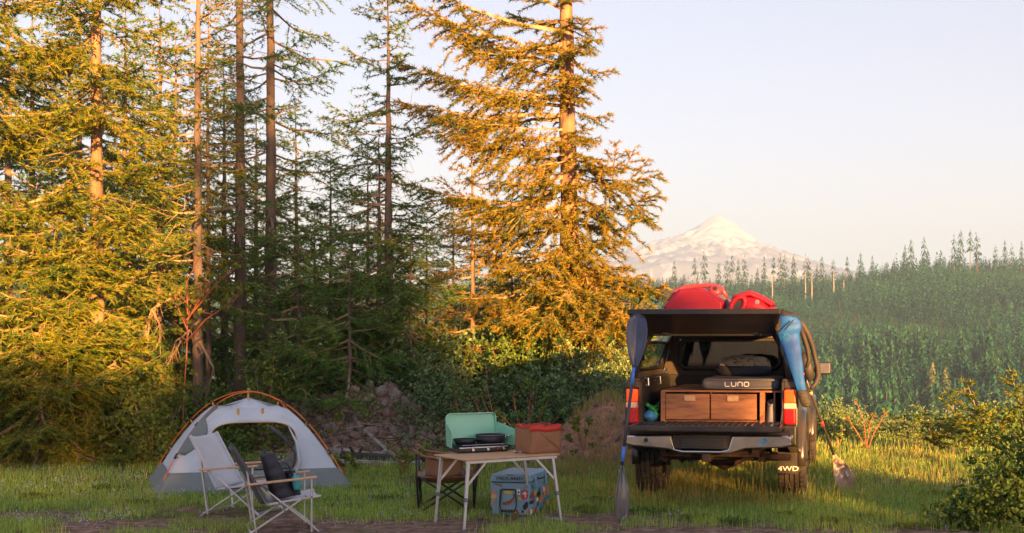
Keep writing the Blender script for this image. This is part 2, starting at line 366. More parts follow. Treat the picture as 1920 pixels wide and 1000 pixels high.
for k, (px, yt, yb, ful) in enumerate(SKY):
    D = 770.0; x = (px - CX) / FP * D; z0 = float(ground_z(x, D)); zt = CH + (YH - yt) / FP * D; h_ = zt - z0
    o = bpy.data.objects.new('skyline_fir', SK[{0: (2, 4)[k % 2], 1: (0, 3, 5)[k % 3], 2: (1, 3)[k % 2]}[ful]]); link(o); o.location = (x, D, z0)
    o.scale = (max(.85 * h_, 15),) * 2 + (h_,); o.rotation_euler = (R((k * 37 % 5 - 2) * .6), 0, k * 1.7)
    tag(o, ['tall thin', 'tall ragged', 'full-crowned'][ful] + ' fir on the skyline, ' + ORD[rk_[k]] + ' from the left', 'tree', 'tall firs standing out on the skyline')
for k, (px, yt, yb, D) in enumerate([(1748, 678, 745, 330), (1772, 688, 748, 330)]):
    x = (px - CX) / FP * D; z = CH - (yb - YH) / FP * D; zt = CH - (yt - YH) / FP * D
    z0 = float(ground_z(x, D)); o = far_fir(90 + k, 260, .27, big=.14).build('broadleaf_tree', [M_['needle_pale'], M_['bark']])
    o.location = (x, D, z0); h_ = max(zt - z0, 8); o.scale = (h_, h_, h_)
    tag(o, ['pale green pointed tree standing out on the dark hillside', 'smaller pale green tree just right of the taller pale one'][k], 'tree')
# bleached dead trunks below the ridge
for k, (px, yt, yb) in enumerate([(1510, 512, 548), (1563, 508, 540), (1522, 512, 530), (1448, 520, 560), (1582, 525, 548), (1675, 540, 570), (1705, 545, 575), (1850, 520, 545)]):
    D = 700.0; x = (px - CX) / FP * D; z1 = CH + (YH - yt) / FP * D; z0 = min(float(ground_z(x, D)), z1 - 8)
    mb = MB(); mb.tube([(0, 0, 0), (.1, 0, (z1 - z0) * .5), (0, 0, z1 - z0)], [.5, .38, .15], 5)
    o = mb.build('dead_tree', M_['greytwig']); o.location = (x, D, z0)
    tag(o, 'bleached bare dead trunk on the far hillside, ' + ORD[[0, 3, 2, 0, 4, 5, 6, 7][k] if k != 0 else 1] + ' from the left', 'dead tree', 'bleached dead trunks below the ridge')

# ------------------------------------------------------------------ haze
hb = MB(); x0, x1, y0, y1, z0, z1 = -4300, 2900, -60, 5900, -75, 560
hb.box(((x0 + x1) / 2, (y0 + y1) / 2, (z0 + z1) / 2), (x1 - x0, y1 - y0, z1 - z0))
hm = bpy.data.materials.new('haze'); hm.use_nodes = True; hn = hm.node_tree.nodes; hn.remove(hn['Principled BSDF'])
pv = hn.new('ShaderNodeVolumePrincipled'); pv.inputs['Density'].default_value = .00023; pv.inputs['Color'].default_value = (.44, .66, 1.0, 1)
hm.node_tree.links.new(pv.outputs[0], hn['Material Output'].inputs['Volume'])
hz = hb.build('haze', hm); tag(hz, 'thin evening haze over the valley and far hills', 'haze', kind='stuff')
# ------------------------------------------------------------------ conifers
def rnd_unit(rg, n): v = rg.normal(size=(n, 3)); return v / np.linalg.norm(v, axis=1, keepdims=True)
def blades(P0, D0, rg, k=2, L=.10, W=.020, spread=.62):
    """k leaf blades (quads) at every point P0 along D0"""
    P0 = np.repeat(P0, k, 0); D0 = np.repeat(D0, k, 0); n = len(P0)
    d = D0 + spread * rnd_unit(rg, n); d /= np.linalg.norm(d, axis=1, keepdims=True)
    l_ = (L * rg.uniform(.6, 1.25, n))[:, None]; w = np.cross(d, rnd_unit(rg, n)); w /= np.linalg.norm(w, axis=1, keepdims=True) + 1e-9
    w = w * (W * rg.uniform(.7, 1.2, n))[:, None]
    return np.stack([P0 - w, P0 + w, P0 + d * l_], 1).reshape(-1, 3)
def ribbons(pa, pb, ra, rb):
    """thin three-sided sticks from pa to pb, quads"""
    d = pb - pa; d /= np.linalg.norm(d, axis=1, keepdims=True) + 1e-9
    u = np.cross(d, np.array([.3, .2, .93])); u /= np.linalg.norm(u, axis=1, keepdims=True) + 1e-9; v = np.cross(d, u); out = []
    ang = [0, 2.094, 4.189]
    ring = lambda p, r_: [p + (u * math.cos(a) + v * math.sin(a)) * r_[:, None] for a in ang]
    A, B = ring(pa, ra), ring(pb, rb)
    for i in range(3): j = (i + 1) % 3; out.append(np.stack([A[i], A[j], B[j], B[i]], 1))
    return np.concatenate(out).reshape(-1, 3)
def fir_branch(p0, p1, rg, dens=1.0, sag=.12, wide=.38, tuft=1.0, bare=.2, r0=None, hang=.25, curve_up=0.0, L=.088, W=.0075):
    """one limb from p0 to p1 with flat side sprays; returns (blade verts, wood verts)"""
    p0, p1 = np.array(p0, float), np.array(p1, float); v = p1 - p0; Lb = np.linalg.norm(v); ax = v / Lb
    side = np.cross(ax, [0, 0, 1.0]); side /= np.linalg.norm(side) + 1e-9
    f = lambda t: p0 + v * t[:, None] + np.array([0, 0, 1.0]) * ((-sag * Lb * 4 * t * (1 - t)) + curve_up * Lb * t ** 3)[:, None]
    wood = []; bl = []; nseg = max(3, int(Lb / .25)); t = np.linspace(0, 1, nseg + 1); pts = f(t) + rg.normal(0, .012 * Lb, (nseg + 1, 3)) * (t * (1 - t) * 4)[:, None]
    r0 = r0 or .008 + .011 * Lb
    rr = r0 * (1 - t * .88); wood.append(ribbons(pts[:-1], pts[1:], rr[:-1], rr[1:]))
    nb = max(4, int(Lb / .075 * (.6 + .4 * dens))); tb = np.linspace(bare, .98, nb) + rg.normal(0, .01, nb); tb = np.clip(tb, 0, 1)
    keep = rg.random(nb) < min(1, .55 + .45 * dens); tb = tb[keep]; nb = len(tb)
    s = np.where(np.arange(nb) % 2 == 0, 1.0, -1.0)
    q0 = np.stack([np.interp(tb, t, pts[:, i]) for i in range(3)], 1)
    ll = Lb * wide * (1 - tb) ** .75 * np.clip((tb - bare) * 5 + .35, .3, 1) + .10; ll = np.minimum(ll, .75) * rg.uniform(.55, 1.15, nb)
    dd = ax * .75 + side * s[:, None] * rg.uniform(.6, 1.0, nb)[:, None] + np.array([0, 0, 1.0]) * rg.normal(-hang * .7, .30, nb)[:, None]
    dd /= np.linalg.norm(dd, axis=1, keepdims=True)
    q1 = q0 + dd * ll[:, None]; q1[:, 2] -= hang * ll * ll * 1.6
    wood.append(ribbons(q0, q1, np.full(nb, .0045), np.full(nb, .002)))
    # tufts along the side shoots
    cnt = np.maximum(2, (ll / .032 * dens).astype(int)); idx = np.repeat(np.arange(nb), cnt)
    tt = np.concatenate([np.linspace(.12, 1, c) for c in cnt]) if nb else np.zeros(0)
    if nb:
        p = q0[idx] + (q1 - q0)[idx] * tt[:, None]
        sd = np.cross(dd[idx], [0, 0, 1.0]); sgn = np.where(rg.random(len(idx)) < .5, 1.0, -1.0)[:, None]
        td = dd[idx] * .7 + sd * sgn * .8 * (tt < .93)[:, None] + np.array([0, 0, 1.0]) * rg.normal(-hang * .4, .25, len(idx))[:, None]
        bl.append(blades(p, td, rg, 6, L * tuft, W * tuft))
    m = max(3, int(Lb * (1 - bare) / .05 * dens)); tm = rg.uniform(bare, 1, m); pm = np.stack([np.interp(tm, t, pts[:, i]) for i in range(3)], 1)
    bl.append(blades(pm, ax + .6 * rnd_unit(rg, m), rg, 6, L * tuft, W * tuft))
    return np.concatenate(bl), np.concatenate(wood)
def tris_obj(name, V, m, parent):
    n = len(V) // 3; return mesh_np(name, V, np.arange(n * 3).reshape(n, 3), m, parent)
def trunk_mb(pts, r, n=9, rgp=None):
    mb = MB(); mb.tube(pts, r, n, cap=False); return mb
def quads_obj(name, V, m, parent):
    n = len(V) // 4; return mesh_np(name, V, np.arange(n * 4).reshape(n, 4), m, parent)
def fir(name, label, loc, H, tr, limbs, seed, spread=1.6, base=.12, dens=1.0, cat='tree', group=None, lean=(0, 0), shape=1.0, bark='bark', top_r=.25, droop=-.1, bare=.2, dead=.0, extra=None, sag=.1, only=None, hang=.25, hmax=None, wide=.38, bias=None, needle='needle'):
    """upright conifer: H height, tr trunk radius, limbs their number; base = first living limb as a share of H; hmax stops the limbs above the picture"""
    rg = np.random.default_rng(seed); root = thing(name, label, cat, loc, 0, group)
    N = 34; tz = np.linspace(0, 1, N); off = np.stack([lean[0] * tz ** 1.3 * H + rg.normal(0, .006, N), lean[1] * tz ** 1.3 * H + rg.normal(0, .006, N), tz * H], 1); off[0, :2] = 0
    rad = tr * (1 - tz) ** .8 * (1 - top_r) + tr * .04 + tr * top_r * (1 - tz); rad = rad * (1 + rg.normal(0, .035, N)); rad[0] *= 1.3; off[1:, :2] += 0
    trunk_mb([tuple(p) for p in off], list(rad)).build('trunk', M_[bark], root, smooth=True)
    B, Wd = [], []
    for k in range(limbs):
        f = base + (1 - base) * (k + .5) / limbs + rg.normal(0, .01)
        f = min(max(f, .01), .99)
        if hmax and f * H > hmax and rg.random() < .85: continue
        a = k * 2.39996 + rg.normal(0, .35)
        if only and not only(a % (2 * math.pi), f): continue
        reach = spread * ((1 - f) ** shape * .9 + .12) * rg.uniform(.65, 1.15) * (min(1, .45 + (f - base) * 4))
        if bias: reach *= 1 + bias[1] * math.cos(a - bias[0])
        p0 = np.array([np.interp(f, tz, off[:, 0]), np.interp(f, tz, off[:, 1]), f * H])
        el = droop + .55 * (f - .45) + rg.normal(0, .2)
        p1 = p0 + reach * np.array([math.cos(a), math.sin(a), el])
        if rg.random() < dead * (1.6 - f):
            nb = 5; q = np.linspace(p0, p0 + (p1 - p0) * .7, nb) + rg.normal(0, .03, (nb, 3)); q[:, 2] -= np.linspace(0, .2, nb) ** 1.2
            Wd.append(ribbons(q[:-1], q[1:], np.linspace(.012, .005, nb - 1), np.linspace(.01, .003, nb - 1)))
            s0 = q[1:]; s1 = s0 + rnd_unit(rg, nb - 1) * .25; Wd.append(ribbons(s0, s1, np.full(nb - 1, .004), np.full(nb - 1, .002))); continue
        b_, w_ = fir_branch(p0, p1, rg, dens, sag, bare=bare * rg.uniform(.5, 1.5), hang=hang, curve_up=.06, wide=wide); B.append(b_); Wd.append(w_)
    for e in (extra or []):
        kw = dict(e[2]) if len(e) > 2 else {}
        b_, w_ = fir_branch(e[0], e[1], rg, kw.pop('dens', dens), kw.pop('sag', sag), bare=kw.pop('bare', .15), **kw); B.append(b_); Wd.append(w_)
    quads_obj('branches', np.concatenate(Wd), M_['twig'], root)
    if B: tris_obj('crown', np.concatenate(B), M_[needle], root)
    return root
def at(px, D, dz=0):
    x = (px - CX) / FP * D; return Vector((x, D, float(ground_z(x, D)) + dz))
def loc_px(root_loc, px, py, D): p = P(px, py, D); return tuple(p - Vector(root_loc))

# ---- tall lit tree at the left (trunk at px 180)
T1 = at(181, 17.2, -.1)
L = lambda px, py, D: loc_px(T1, px, py, D)
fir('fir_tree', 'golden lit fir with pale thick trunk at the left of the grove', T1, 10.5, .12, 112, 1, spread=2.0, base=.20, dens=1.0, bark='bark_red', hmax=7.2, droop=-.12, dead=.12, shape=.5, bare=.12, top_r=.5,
    extra=[(L(182, 640, 17.2), L(20, 625, 16.4), {'wide': .45}), (L(182, 600, 17.2), L(60, 590, 16), {'wide': .45}), (L(182, 330, 17.2), L(330, 250, 16.4)), (L(182, 560, 17.2), L(330, 420, 16.4))])
# ---- its neighbour whose trunk stands off the frame on the left: fills the left edge
T0 = at(-60, 16.6, -.1); L = lambda px, py, D: loc_px(T0, px, py, D)
fir('fir_tree', 'golden lit fir reaching in over the left edge of the picture', T0, 10, .13, 92, 2, spread=2.5, base=.10, dens=1.1, hmax=7.2, droop=-.08, shape=.45, bare=.15,
    extra=[(L(-60, 640, 16.6), L(190, 640, 15.8), {'wide': .5, 'dens': 1.4}), (L(-60, 600, 16.6), L(150, 560, 15.8), {'wide': .5}), (L(-60, 500, 16.6), L(170, 470, 16)), (L(-60, 380, 16.6), L(160, 340, 16)), (L(-60, 230, 16.6), L(150, 190, 16)), (L(-60, 90, 16.6), L(150, 60, 16)),
           (L(-60, 680, 16.6), L(230, 690, 16), {'wide': .5, 'dens': 1.3})])
# ---- low drooping shaded fir, front left
T2 = at(75, 15.9, -.1)
fir('young_fir', 'dense low shaded fir on the grass edge at far left', T2, 2.3, .07, 76, 3, spread=1.75, base=.04, dens=1.25, droop=-.16, shape=.42, bare=.08, hang=.3, wide=.5)
T2b = at(215, 16.8, -.1)
fir('young_fir', 'shaded bushy young fir between the grass and the pale trunk', T2b, 1.9, .05, 56, 4, spread=1.35, base=.05, dens=1.3, droop=-.1, shape=.5, bare=.1, wide=.5)
# ---- trunks 370 / 388
fir('fir_tree', 'slim fir with grey-pink trunk left of the tent, green crown', at(371, 18.3, -.1), 9.2, .085, 84, 5, spread=1.35, base=.20, dens=.75, hmax=7.8, droop=-.05, dead=.25, shape=.5, bark='bark', top_r=.5, bare=.25)
fir('fir_tree', 'thin sapling fir close behind the slim trunk left of the tent', at(390, 19.2, -.1), 7.6, .05, 54, 6, spread=.9, base=.25, dens=.6, droop=0, dead=.3, shape=.6, top_r=.4)
# ---- two tall shaded trees
fir('fir_tree', 'tall straight dark-trunked fir, left one of the pair behind the tent', at(450, 19.4, -.1), 12.5, .105, 92, 7, needle='needle_shaded', spread=1.45, base=.14, dens=.7, hmax=7.9, droop=-.05, dead=.3, shape=.35, top_r=.7, bark='bark', bare=.25)
fir('fir_tree', 'tall straight dark-trunked fir, right one of the pair behind the tent', at(507, 19.8, -.1), 12.5, .11, 92, 8, needle='needle_shaded', spread=1.6, base=.14, dens=.75, hmax=8.0, droop=-.02, dead=.25, shape=.35, top_r=.7, bark='bark', bare=.2)
# ---- double-trunk tree 718
T6 = at(728, 19.6, -.1)
fir('fir_tree', 'cone-shaped fir whose top ends at the upper edge of the sky', T6, 7.35, .10, 104, 9, needle='needle_shaded', spread=1.85, base=.15, dens=.8, droop=-.03, dead=.12, shape=.75, top_r=.35, bias=(math.pi, .25), bare=.22, bark='bark')
fir('fir_tree', 'thin second trunk touching the cone-shaped fir', at(711, 19.9, -.1), 5.2, .075, 36, 10, needle='needle_shaded', spread=1.3, base=.3, dens=.7, dead=.3, shape=.5, top_r=.6, bark='bark')
# ---- small thin tree 885
fir('fir_tree', 'small slender golden lit fir between the cone-shaped one and the big one', at(886, 19.5, -.1), 5.3, .05, 66, 11, needle='needle_sunlit', spread=1.0, base=.2, dens=.8, shape=.6, droop=.05, bark='bark_red')
# ---- big wind-swept tree 1060
T8 = at(1072, 20.2, -.15); D8 = 20.2
L = lambda px, py, D: loc_px(T8, px, py, D)
E8 = []
def br(x0, y0, x1, y1, dy=0.0, **k): E8.append((L(x0, y0, D8), L(x1, y1, D8 + dy), k))
for a in [(1060, 20, 930, -60, -.8), (1050, 60, 800, -20, -.5), (1045, 100, 740, -8, -.8), (1050, 120, 830, 40, -.2), (1055, 150, 850, 70, .5), (1055, 190, 742, 112, -.8), (1055, 200, 880, 160, .8),
          (1062, 215, 745, 190, -1.0), (1062, 222, 800, 215, .3), (1065, 260, 800, 245, -1.2), (1065, 285, 880, 270, .4), (1065, 330, 930, 345, -.9), (1065, 345, 900, 400, .2),
          (1065, 390, 770, 345, -1.3), (1065, 395, 850, 375, .4), (1065, 430, 860, 430, -1.1), (1065, 470, 880, 480, .3), (1065, 480, 930, 510, -1.3), (1070, 520, 870, 560, -1.5), (1070, 540, 940, 600, -1.8), (1070, 560, 980, 600, -1.4), (1060, 40, 960, 30, .6), (1060, 80, 950, 95, -.9)]:
    br(*a[:4], dy=a[4], sag=.04, wide=.40, dens=1.45, bare=.22, r0=.04, hang=.3)
for a in [(1045, 15, 1110, -30, -.6), (1050, 60, 1088, 35, -.9), (1050, 100, 1085, 95, -1.0), (1055, 150, 1100, 150, -.9), (1060, 180, 1095, 190, -.6), (1060, 250, 1105, 262, -.6), (1065, 290, 1130, 300, -.9)]:
    br(*a[:4], dy=a[4], sag=.0, wide=.5, dens=1.4, bare=.05, r0=.012, hang=.2)
for a in [(1072, 470, 1130, 560, -1.6), (1072, 500, 1165, 590, -1.8), (1072, 480, 1060, 560, -1.9), (1072, 440, 1010, 500, -1.7), (1072, 520, 1015, 600, -1.8), (1072, 530, 1225, 575, -1.4), (1072, 420, 1100, 480, -1.5), (1072, 545, 1110, 620, -1.9), (1072, 380, 960, 400, -1.5), (1072, 300, 900, 310, -1.3), (1072, 240, 860, 220, -1.2), (1072, 180, 830, 140, -1.2), (1072, 120, 860, 85, -1.0), (1072, 350, 830, 400, -1.2)]:
    br(*a[:4], dy=a[4], sag=.04, wide=.5, dens=1.2, bare=.12, r0=.02, hang=.45)
for a in [(1075, 300, 1165, 315, -.8), (1110, 335, 1240, 325, -.3), (1150, 325, 1155, 268, -.3), (1165, 325, 1190, 278, -.35), (1190, 330, 1215, 300, -.3), (1075, 330, 1190, 350, -.9), (1080, 400, 1235, 362, -.9), (1080, 410, 1180, 430, -.5), (1200, 380, 1205, 410, -.9),
          (1080, 440, 1165, 455, -1.0), (1080, 480, 1180, 500, -.8), (1080, 500, 1210, 515, -1.1), (1080, 520, 1222, 540, -.9), (1080, 540, 1190, 580, -1.0), (1180, 540, 1250, 535, -.9), (1080, 560, 1200, 600, -1.3), (1080, 580, 1160, 620, -1.5), (1075, 360, 1130, 385, -1.1), (1075, 455, 1040, 480, -1.4), (1075, 400, 1020, 410, -1.4), (1075, 510, 1000, 530, -1.6), (1075, 350, 1010, 330, -1.3)]:
    br(*a[:4], dy=a[4], sag=.05, wide=.5, dens=1.5, bare=.1, r0=.022, hang=.35)
fir('fir_tree', 'big wind-swept orange lit fir at the right end of the grove', T8, 14.5, .19, 165, 12, needle='needle_sunlit', spread=.8, base=.06, dens=1.3, hmax=7.6, shape=.2, top_r=.8, bark='bark_red', extra=E8, lean=(-.016, 0), droop=-.1)
# thick bare forked limb of that tree
# ---- filling firs in the shade (low) with lit sprays
for k, (px, D, h_, sp, lab) in enumerate([
    (560, 18.6, 3.4, 1.5, 'shaded young fir with lit tips directly above the tent apex'), (655, 18.4, 3.1, 1.7, 'shaded young fir with golden sprays behind the rubble mound'),
    (770, 19.4, 3.6, 1.6, 'dark young fir behind the shrubs right of the rubble mound'), (1160, 21.5, 2.2, 1.0, 'low orange fir under the big wind-swept tree'),
    (300, 19.5, 4.2, 1.6, 'shaded fir in the gap between the two left trunks'), (960, 21.5, 3.6, 1.5, 'dark fir low behind the green shrubs')]):
    fir('young_fir', lab, at(px, D, -.1), h_, .05, 62, 20 + k, needle='needle_shaded', spread=sp, base=.08, dens=1.0, shape=.55, droop=-.1, bare=.12, wide=.45, dead=.08)
# ---- background firs: copies of two prototypes
pa = fir('fir_tree', 'deep-shade fir in the back row behind the leftmost trunks', at(250, 24, -.3), 7.5, .09, 90, 40, needle='needle_shaded', spread=2.0, base=.06, dens=.8, shape=.55, dead=.1)
pb = fir('fir_tree', 'narrow back-row fir behind the pair of dark trunks', at(480, 25, -.3), 6.8, .08, 84, 41, needle='needle_shaded', spread=1.6, base=.06, dens=.8, shape=.8, dead=.1)
BK = [(pb, 60, 22, 1.2, 'back-row fir seen between the far-left branches'), (pa, 420, 23, .95, 'back-row fir between the slim and the dark trunks'), (pa, 590, 24, .62, 'back-row fir low in the sky gap right of the dark pair'),
      (pb, 660, 26, .74, 'back-row fir left of the cone-shaped tree'), (pb, 800, 24, .66, 'back-row fir right of the cone-shaped tree'), (pa, 940, 25, .58, 'back-row fir left of the big wind-swept trunk'), (pb, 555, 22, .9, 'back-row fir beside the right dark trunk'),
      (pb, 330, 21, 1.05, 'back-row fir beside the slim grey-pink trunk'), (pa, 130, 24, 1.05, 'back-row fir behind the pale thick trunk'), (pa, 1010, 27, .5, 'back-row fir directly behind the big wind-swept trunk'), (pa, 730, 28, .66, 'back-row fir straight behind the cone-shaped tree'),
      (pb, 890, 27, .6, 'back-row fir behind the small slender golden lit fir'), (pa, 500, 30, .75, 'farthest back-row fir between the dark pair'), (pa, 15, 21, 1.1, 'back-row fir at the very left edge'), (pb, 150, 20.5, 1.15, 'narrow fir just left of the pale thick trunk'), (pa, 300, 23, 1.1, 'wide back-row fir left of the slim grey-pink trunk'), (pb, 620, 22, .78, 'back-row fir just left of the thin second trunk'), (pb, 690, 23, .82, 'back-row fir behind the thin second trunk'), (pa, 850, 23, .6, 'broad back-row fir left of the small slender golden lit fir'), (pb, 235, 20, 1.1, 'narrow fir between the pale thick and the slim trunk')]
for k, (src, px, D, s_, lab) in enumerate(BK): copy_thing(src, at(px, D, -.3), k * 1.3, lab, None, s_)

# ------------------------------------------------------------------ unseen trees added behind the camera to cast the evening shade
ua = R(SUN_AZ); TAN = math.tan(R(SUN_EL))
def behind(u, t, z_v): # u across the light, t along it (negative: behind the camera), z_v height in the light's own sheaf
    x = u * math.cos(ua) - t * math.sin(ua); y = u * math.sin(ua) + t * math.cos(ua); return x, y, z_v - t * TAN
proto_s = fir('fir_tree', 'unseen bushy fir added behind the viewpoint for its shade', (0, 0, 0), 5, .08, 110, 60, spread=1.5, base=.02, dens=1.0, shape=.5, bare=.05, wide=.5)
first = True
SH = [(u, -24 - (k % 3) * 2.2, v) for k, (u, v) in enumerate([
    (-8, 3.6), (-6.8, 3.3), (-5.6, 3.6), (-4.4, 3.3), (-3.4, 3.4), (-2.4, 3.2), (-1.5, 3.3), (-1.0, 1.95), (-.6, 1.9), (-.2, 1.98), (.2, 1.92), (.65, 1.95), (1.0, 3.2), (1.3, 4.2), (2.1, 9.8), (1.75, 8.4), (2.3, 7.2), (1.6, 5.5), (2.85, 2.12), (3.5, 9.4), (3.95, 8.2), (3.35, 6.6), (3.8, 4.6), (4.4, 1.5),
    (4.85, 2.25), (5.38, 2.95), (5.6, 1.65), (6.1, 1.15), (6.7, 1.3), (7.3, 1.2), (8.0, 1.45), (8.8, 1.45), (9.7, 1.6), (10.8, 1.5)])]
for k, (u, t, v) in enumerate(SH):
    x, y, z = behind(u, t, v); z += .5
    if first: o = proto_s; o.location = (x, y, 0); o.scale = (max(z, 3.5) / 5 * (.9 if v < 4 else .75),) * 2 + (z / 5,); first = False
    else: o = copy_thing(proto_s, (x, y, 0), k * 1.7, None, None, (max(z, 3.5) / 5 * (.9 if v < 4 else .5) * (.6 if 4.8 < u < 5.45 else 1),) * 2 + (z / 5,))
    o['label'] = 'bushy fir in the row behind the viewpoint at the clearing edge'; o['group'] = 'unseen shade-casting firs behind the viewpoint'

# taller bare-stemmed firs added to that row, shaped so sunlight passes below their crowns
pt = None
for k, u in enumerate([-1.3, -.95, -.6, -.25, .1, .45, .8]):
    x, y, z = behind(u, -24.5 - (k % 2) * 1.4, 3.7); lab_ = 'unseen bare-stemmed fir with a high bushy crown, added behind the viewpoint to shape the light'
    if pt is None: pt = fir('fir_tree', lab_, (x, y, 0), 6.7, .06, 46, 61, spread=.85, base=.84, dens=1.2, shape=.25, bare=.03, wide=.55, droop=-.02, hang=.12, group='unseen light-shaping tall firs behind the viewpoint')
    else: copy_thing(pt, (x, y, 0), k * 2.1, lab_, 'unseen light-shaping tall firs behind the viewpoint', .97 + .02 * (k % 3))
# ------------------------------------------------------------------ rubble mound with its stones
MC = (-4.75, 18.3)
def mound_z(x, y):
    r = np.hypot((x - MC[0]) / 2.5, (y - MC[1]) / 1.7)
    h = .88 * (1 - sm(0, 1, r)) ** .9 * (1 + .22 * (vnoise(x, y, .5, 31) - .5)) + .45 * (1 - sm(0, 1, np.hypot((x + 6.6) / 1.6, (y - 18.4) / 1.3)))
    return h + ground_z(x, y) - .03
mxs = np.linspace(-8.4, -2.0, 110); mys = np.linspace(16.4, 20.3, 70); a, bb = np.meshgrid(mxs, mys)
h = mound_z(a, bb) + .035 * (vnoise(a, bb, .11, 32) - .5)
I = np.arange(69 * 110).reshape(-1, 110)[:, :-1].ravel()
rubble_m = mat('rubble_soil', (.20, .125, .085), .95, 0, 0, 14, 1, 30, col2=(.07, .045, .035))
mound = mesh_np('rubble_mound', np.stack([a, bb, h], -1).reshape(-1, 3), np.stack([I, I + 1, I + 111, I + 110], 1), rubble_m, smooth=True); tag(mound, kind='structure')
def rock_verts(rg, n=1):
    base = bpy.data.meshes.new('r'); 
    import bmesh
    bm = bmesh.new(); bmesh.ops.create_icosphere(bm, subdivisions=1, radius=1.0)
    vs = np.array([v.co[:] for v in bm.verts]); fs = np.array([[v.index for v in f.verts] for f in bm.faces]); bm.free(); bpy.data.meshes.remove(base)
    vs = vs * (1 + rg.uniform(-.28, .22, (len(vs), 1))) + rg.normal(0, .06, vs.shape); vs *= rg.uniform(.6, 1.15, 3)
    for _ in range(2): # break planes
        d = rnd_unit(rg, 1)[0]; k_ = vs @ d; vs -= np.outer(np.maximum(k_ - .55, 0), d)
    return vs, fs
rg = np.random.default_rng(5); RK = []
for k in range(9):
    v, f = rock_verts(rg); o = mesh_np('stone', v, f, M_['stone'] if k % 3 else M_['stone2']); RK.append(o.data); bpy.data.objects.remove(o)
big = []
for k in range(900):
    x, y = rg.uniform(-8.1, -2.5), rg.uniform(16.7, 19.0); z = float(mound_z(np.array(x), np.array(y)))
    if z < .07: continue
    s_ = .035 + .105 * rg.random() ** 1.8
    big.append((s_, x, y, z))
big.sort(reverse=True)
for s_, x, y, z in big[:290]:
    o = bpy.data.objects.new('stone', RK[rg.integers(9)]); link(o, mound); o.location = (x, y, z + s_ * .3); o.scale = (s_, s_ * rg.uniform(.7, 1.1), s_ * rg.uniform(.6, .95)); o.rotation_euler = tuple(rg.uniform(0, 6, 3))
AV, AF, off = [], [], 0
for k in range(2600):
    x, y = rg.uniform(-8.2, -2.2), rg.uniform(16.5, 19.2)
    z = float(mound_z(np.array(x), np.array(y))); s_ = rg.uniform(.008, .028); v = np.array([q.co[:] for q in RK[k % 9].vertices]) if k < 9 else RV[k % 9]
    if k == 0: RV = [np.array([q.co[:] for q in m.vertices]) for m in RK]; RF = [np.array([list(p.vertices) for p in m.polygons]) for m in RK]
    AV.append(RV[k % 9] * s_ + [x, y, z + s_ * .3]); AF.append(RF[k % 9] + off); off += len(RV[k % 9])
o = mesh_np('small_rubble', np.concatenate(AV), np.concatenate(AF), M_['stone'], mound); tag(o, kind='stuff')
# rusty earth bank left of the truck
BC = tuple(at(1150, 16.8))[:2]
bank_m = mat('rusty_soil', (.38, .17, .09), .95, 0, 0, 11, 1, 30, col2=(.16, .10, .07))
bxs = np.linspace(BC[0] - 1.7, BC[0] + 1.7, 60); bys = np.linspace(BC[1] - 1.5, BC[1] + 1.5, 60); a, bb = np.meshgrid(bxs, bys)
def bank_z(x, y): return 0.78 * (1 - sm(0, 1, np.hypot((x - BC[0]) / 1.6, (y - BC[1] - .2) / 1.4))) * (1 + .3 * (vnoise(x + 50, y + 50, .4, 81) - .5)) + ground_z(x, y) - .03
I = np.arange(59 * 60).reshape(-1, 60)[:, :-1].ravel()
bank = mesh_np('earth_bank', np.stack([a, bb, bank_z(a, bb) + .03 * (vnoise(a + 50, bb + 50, .09, 82) - .5)], -1).reshape(-1, 3), np.stack([I, I + 1, I + 61, I + 60], 1), bank_m, smooth=True); tag(bank, kind='structure')
for k in range(170):
    x, y = rg.uniform(BC[0] - 1.3, BC[0] + 1), rg.uniform(BC[1] - 1.3, BC[1] + .3); s_ = .02 + .05 * rg.random() ** 2
    o = bpy.data.objects.new('stone', RK[k % 9]); link(o, bank); o.location = (x, y, float(bank_z(np.array(x), np.array(y))) + s_ * .3); o.scale = (s_, s_ * .8, s_ * .7); o.rotation_euler = tuple(rg.uniform(0, 6, 3))
TT_ = []
for k in range(16):
    px_, D_ = [(1085, 15.7), (1110, 15.4), (1150, 15.6), (1100, 16.3), (1145, 16.4), (1165, 16.0), (1125, 16.9), (1060, 15.9), (1170, 15.2), (1130, 15.0), (1075, 15.1), (1150, 17.0), (1172, 16.8), (1120, 15.9), (1090, 16.8), (1160, 15.4)][k]; x = (px_ - CX) / FP * D_; r2 = np.random.default_rng(700 + k); n_ = 130
    p_ = np.stack([x + r2.normal(0, .10, n_), D_ + r2.normal(0, .10, n_)], 1); z_ = bank_z(p_[:, 0], p_[:, 1]); h_ = r2.uniform(.06, .22, n_); ln = r2.normal(0, .05, (n_, 2)); A_ = np.column_stack([p_, z_]); T_ = np.column_stack([p_ + ln, z_ + h_])
    TT_.append(np.stack([A_ - [.003, 0, 0], A_ + [.003, 0, 0], T_], 1).reshape(-1, 3))
o = tris_obj('bank_grass', np.concatenate(TT_), M_['drygrass'], None); tag(o, 'straw-coloured grass growing on the rusty earth bank', 'grass', kind='stuff')
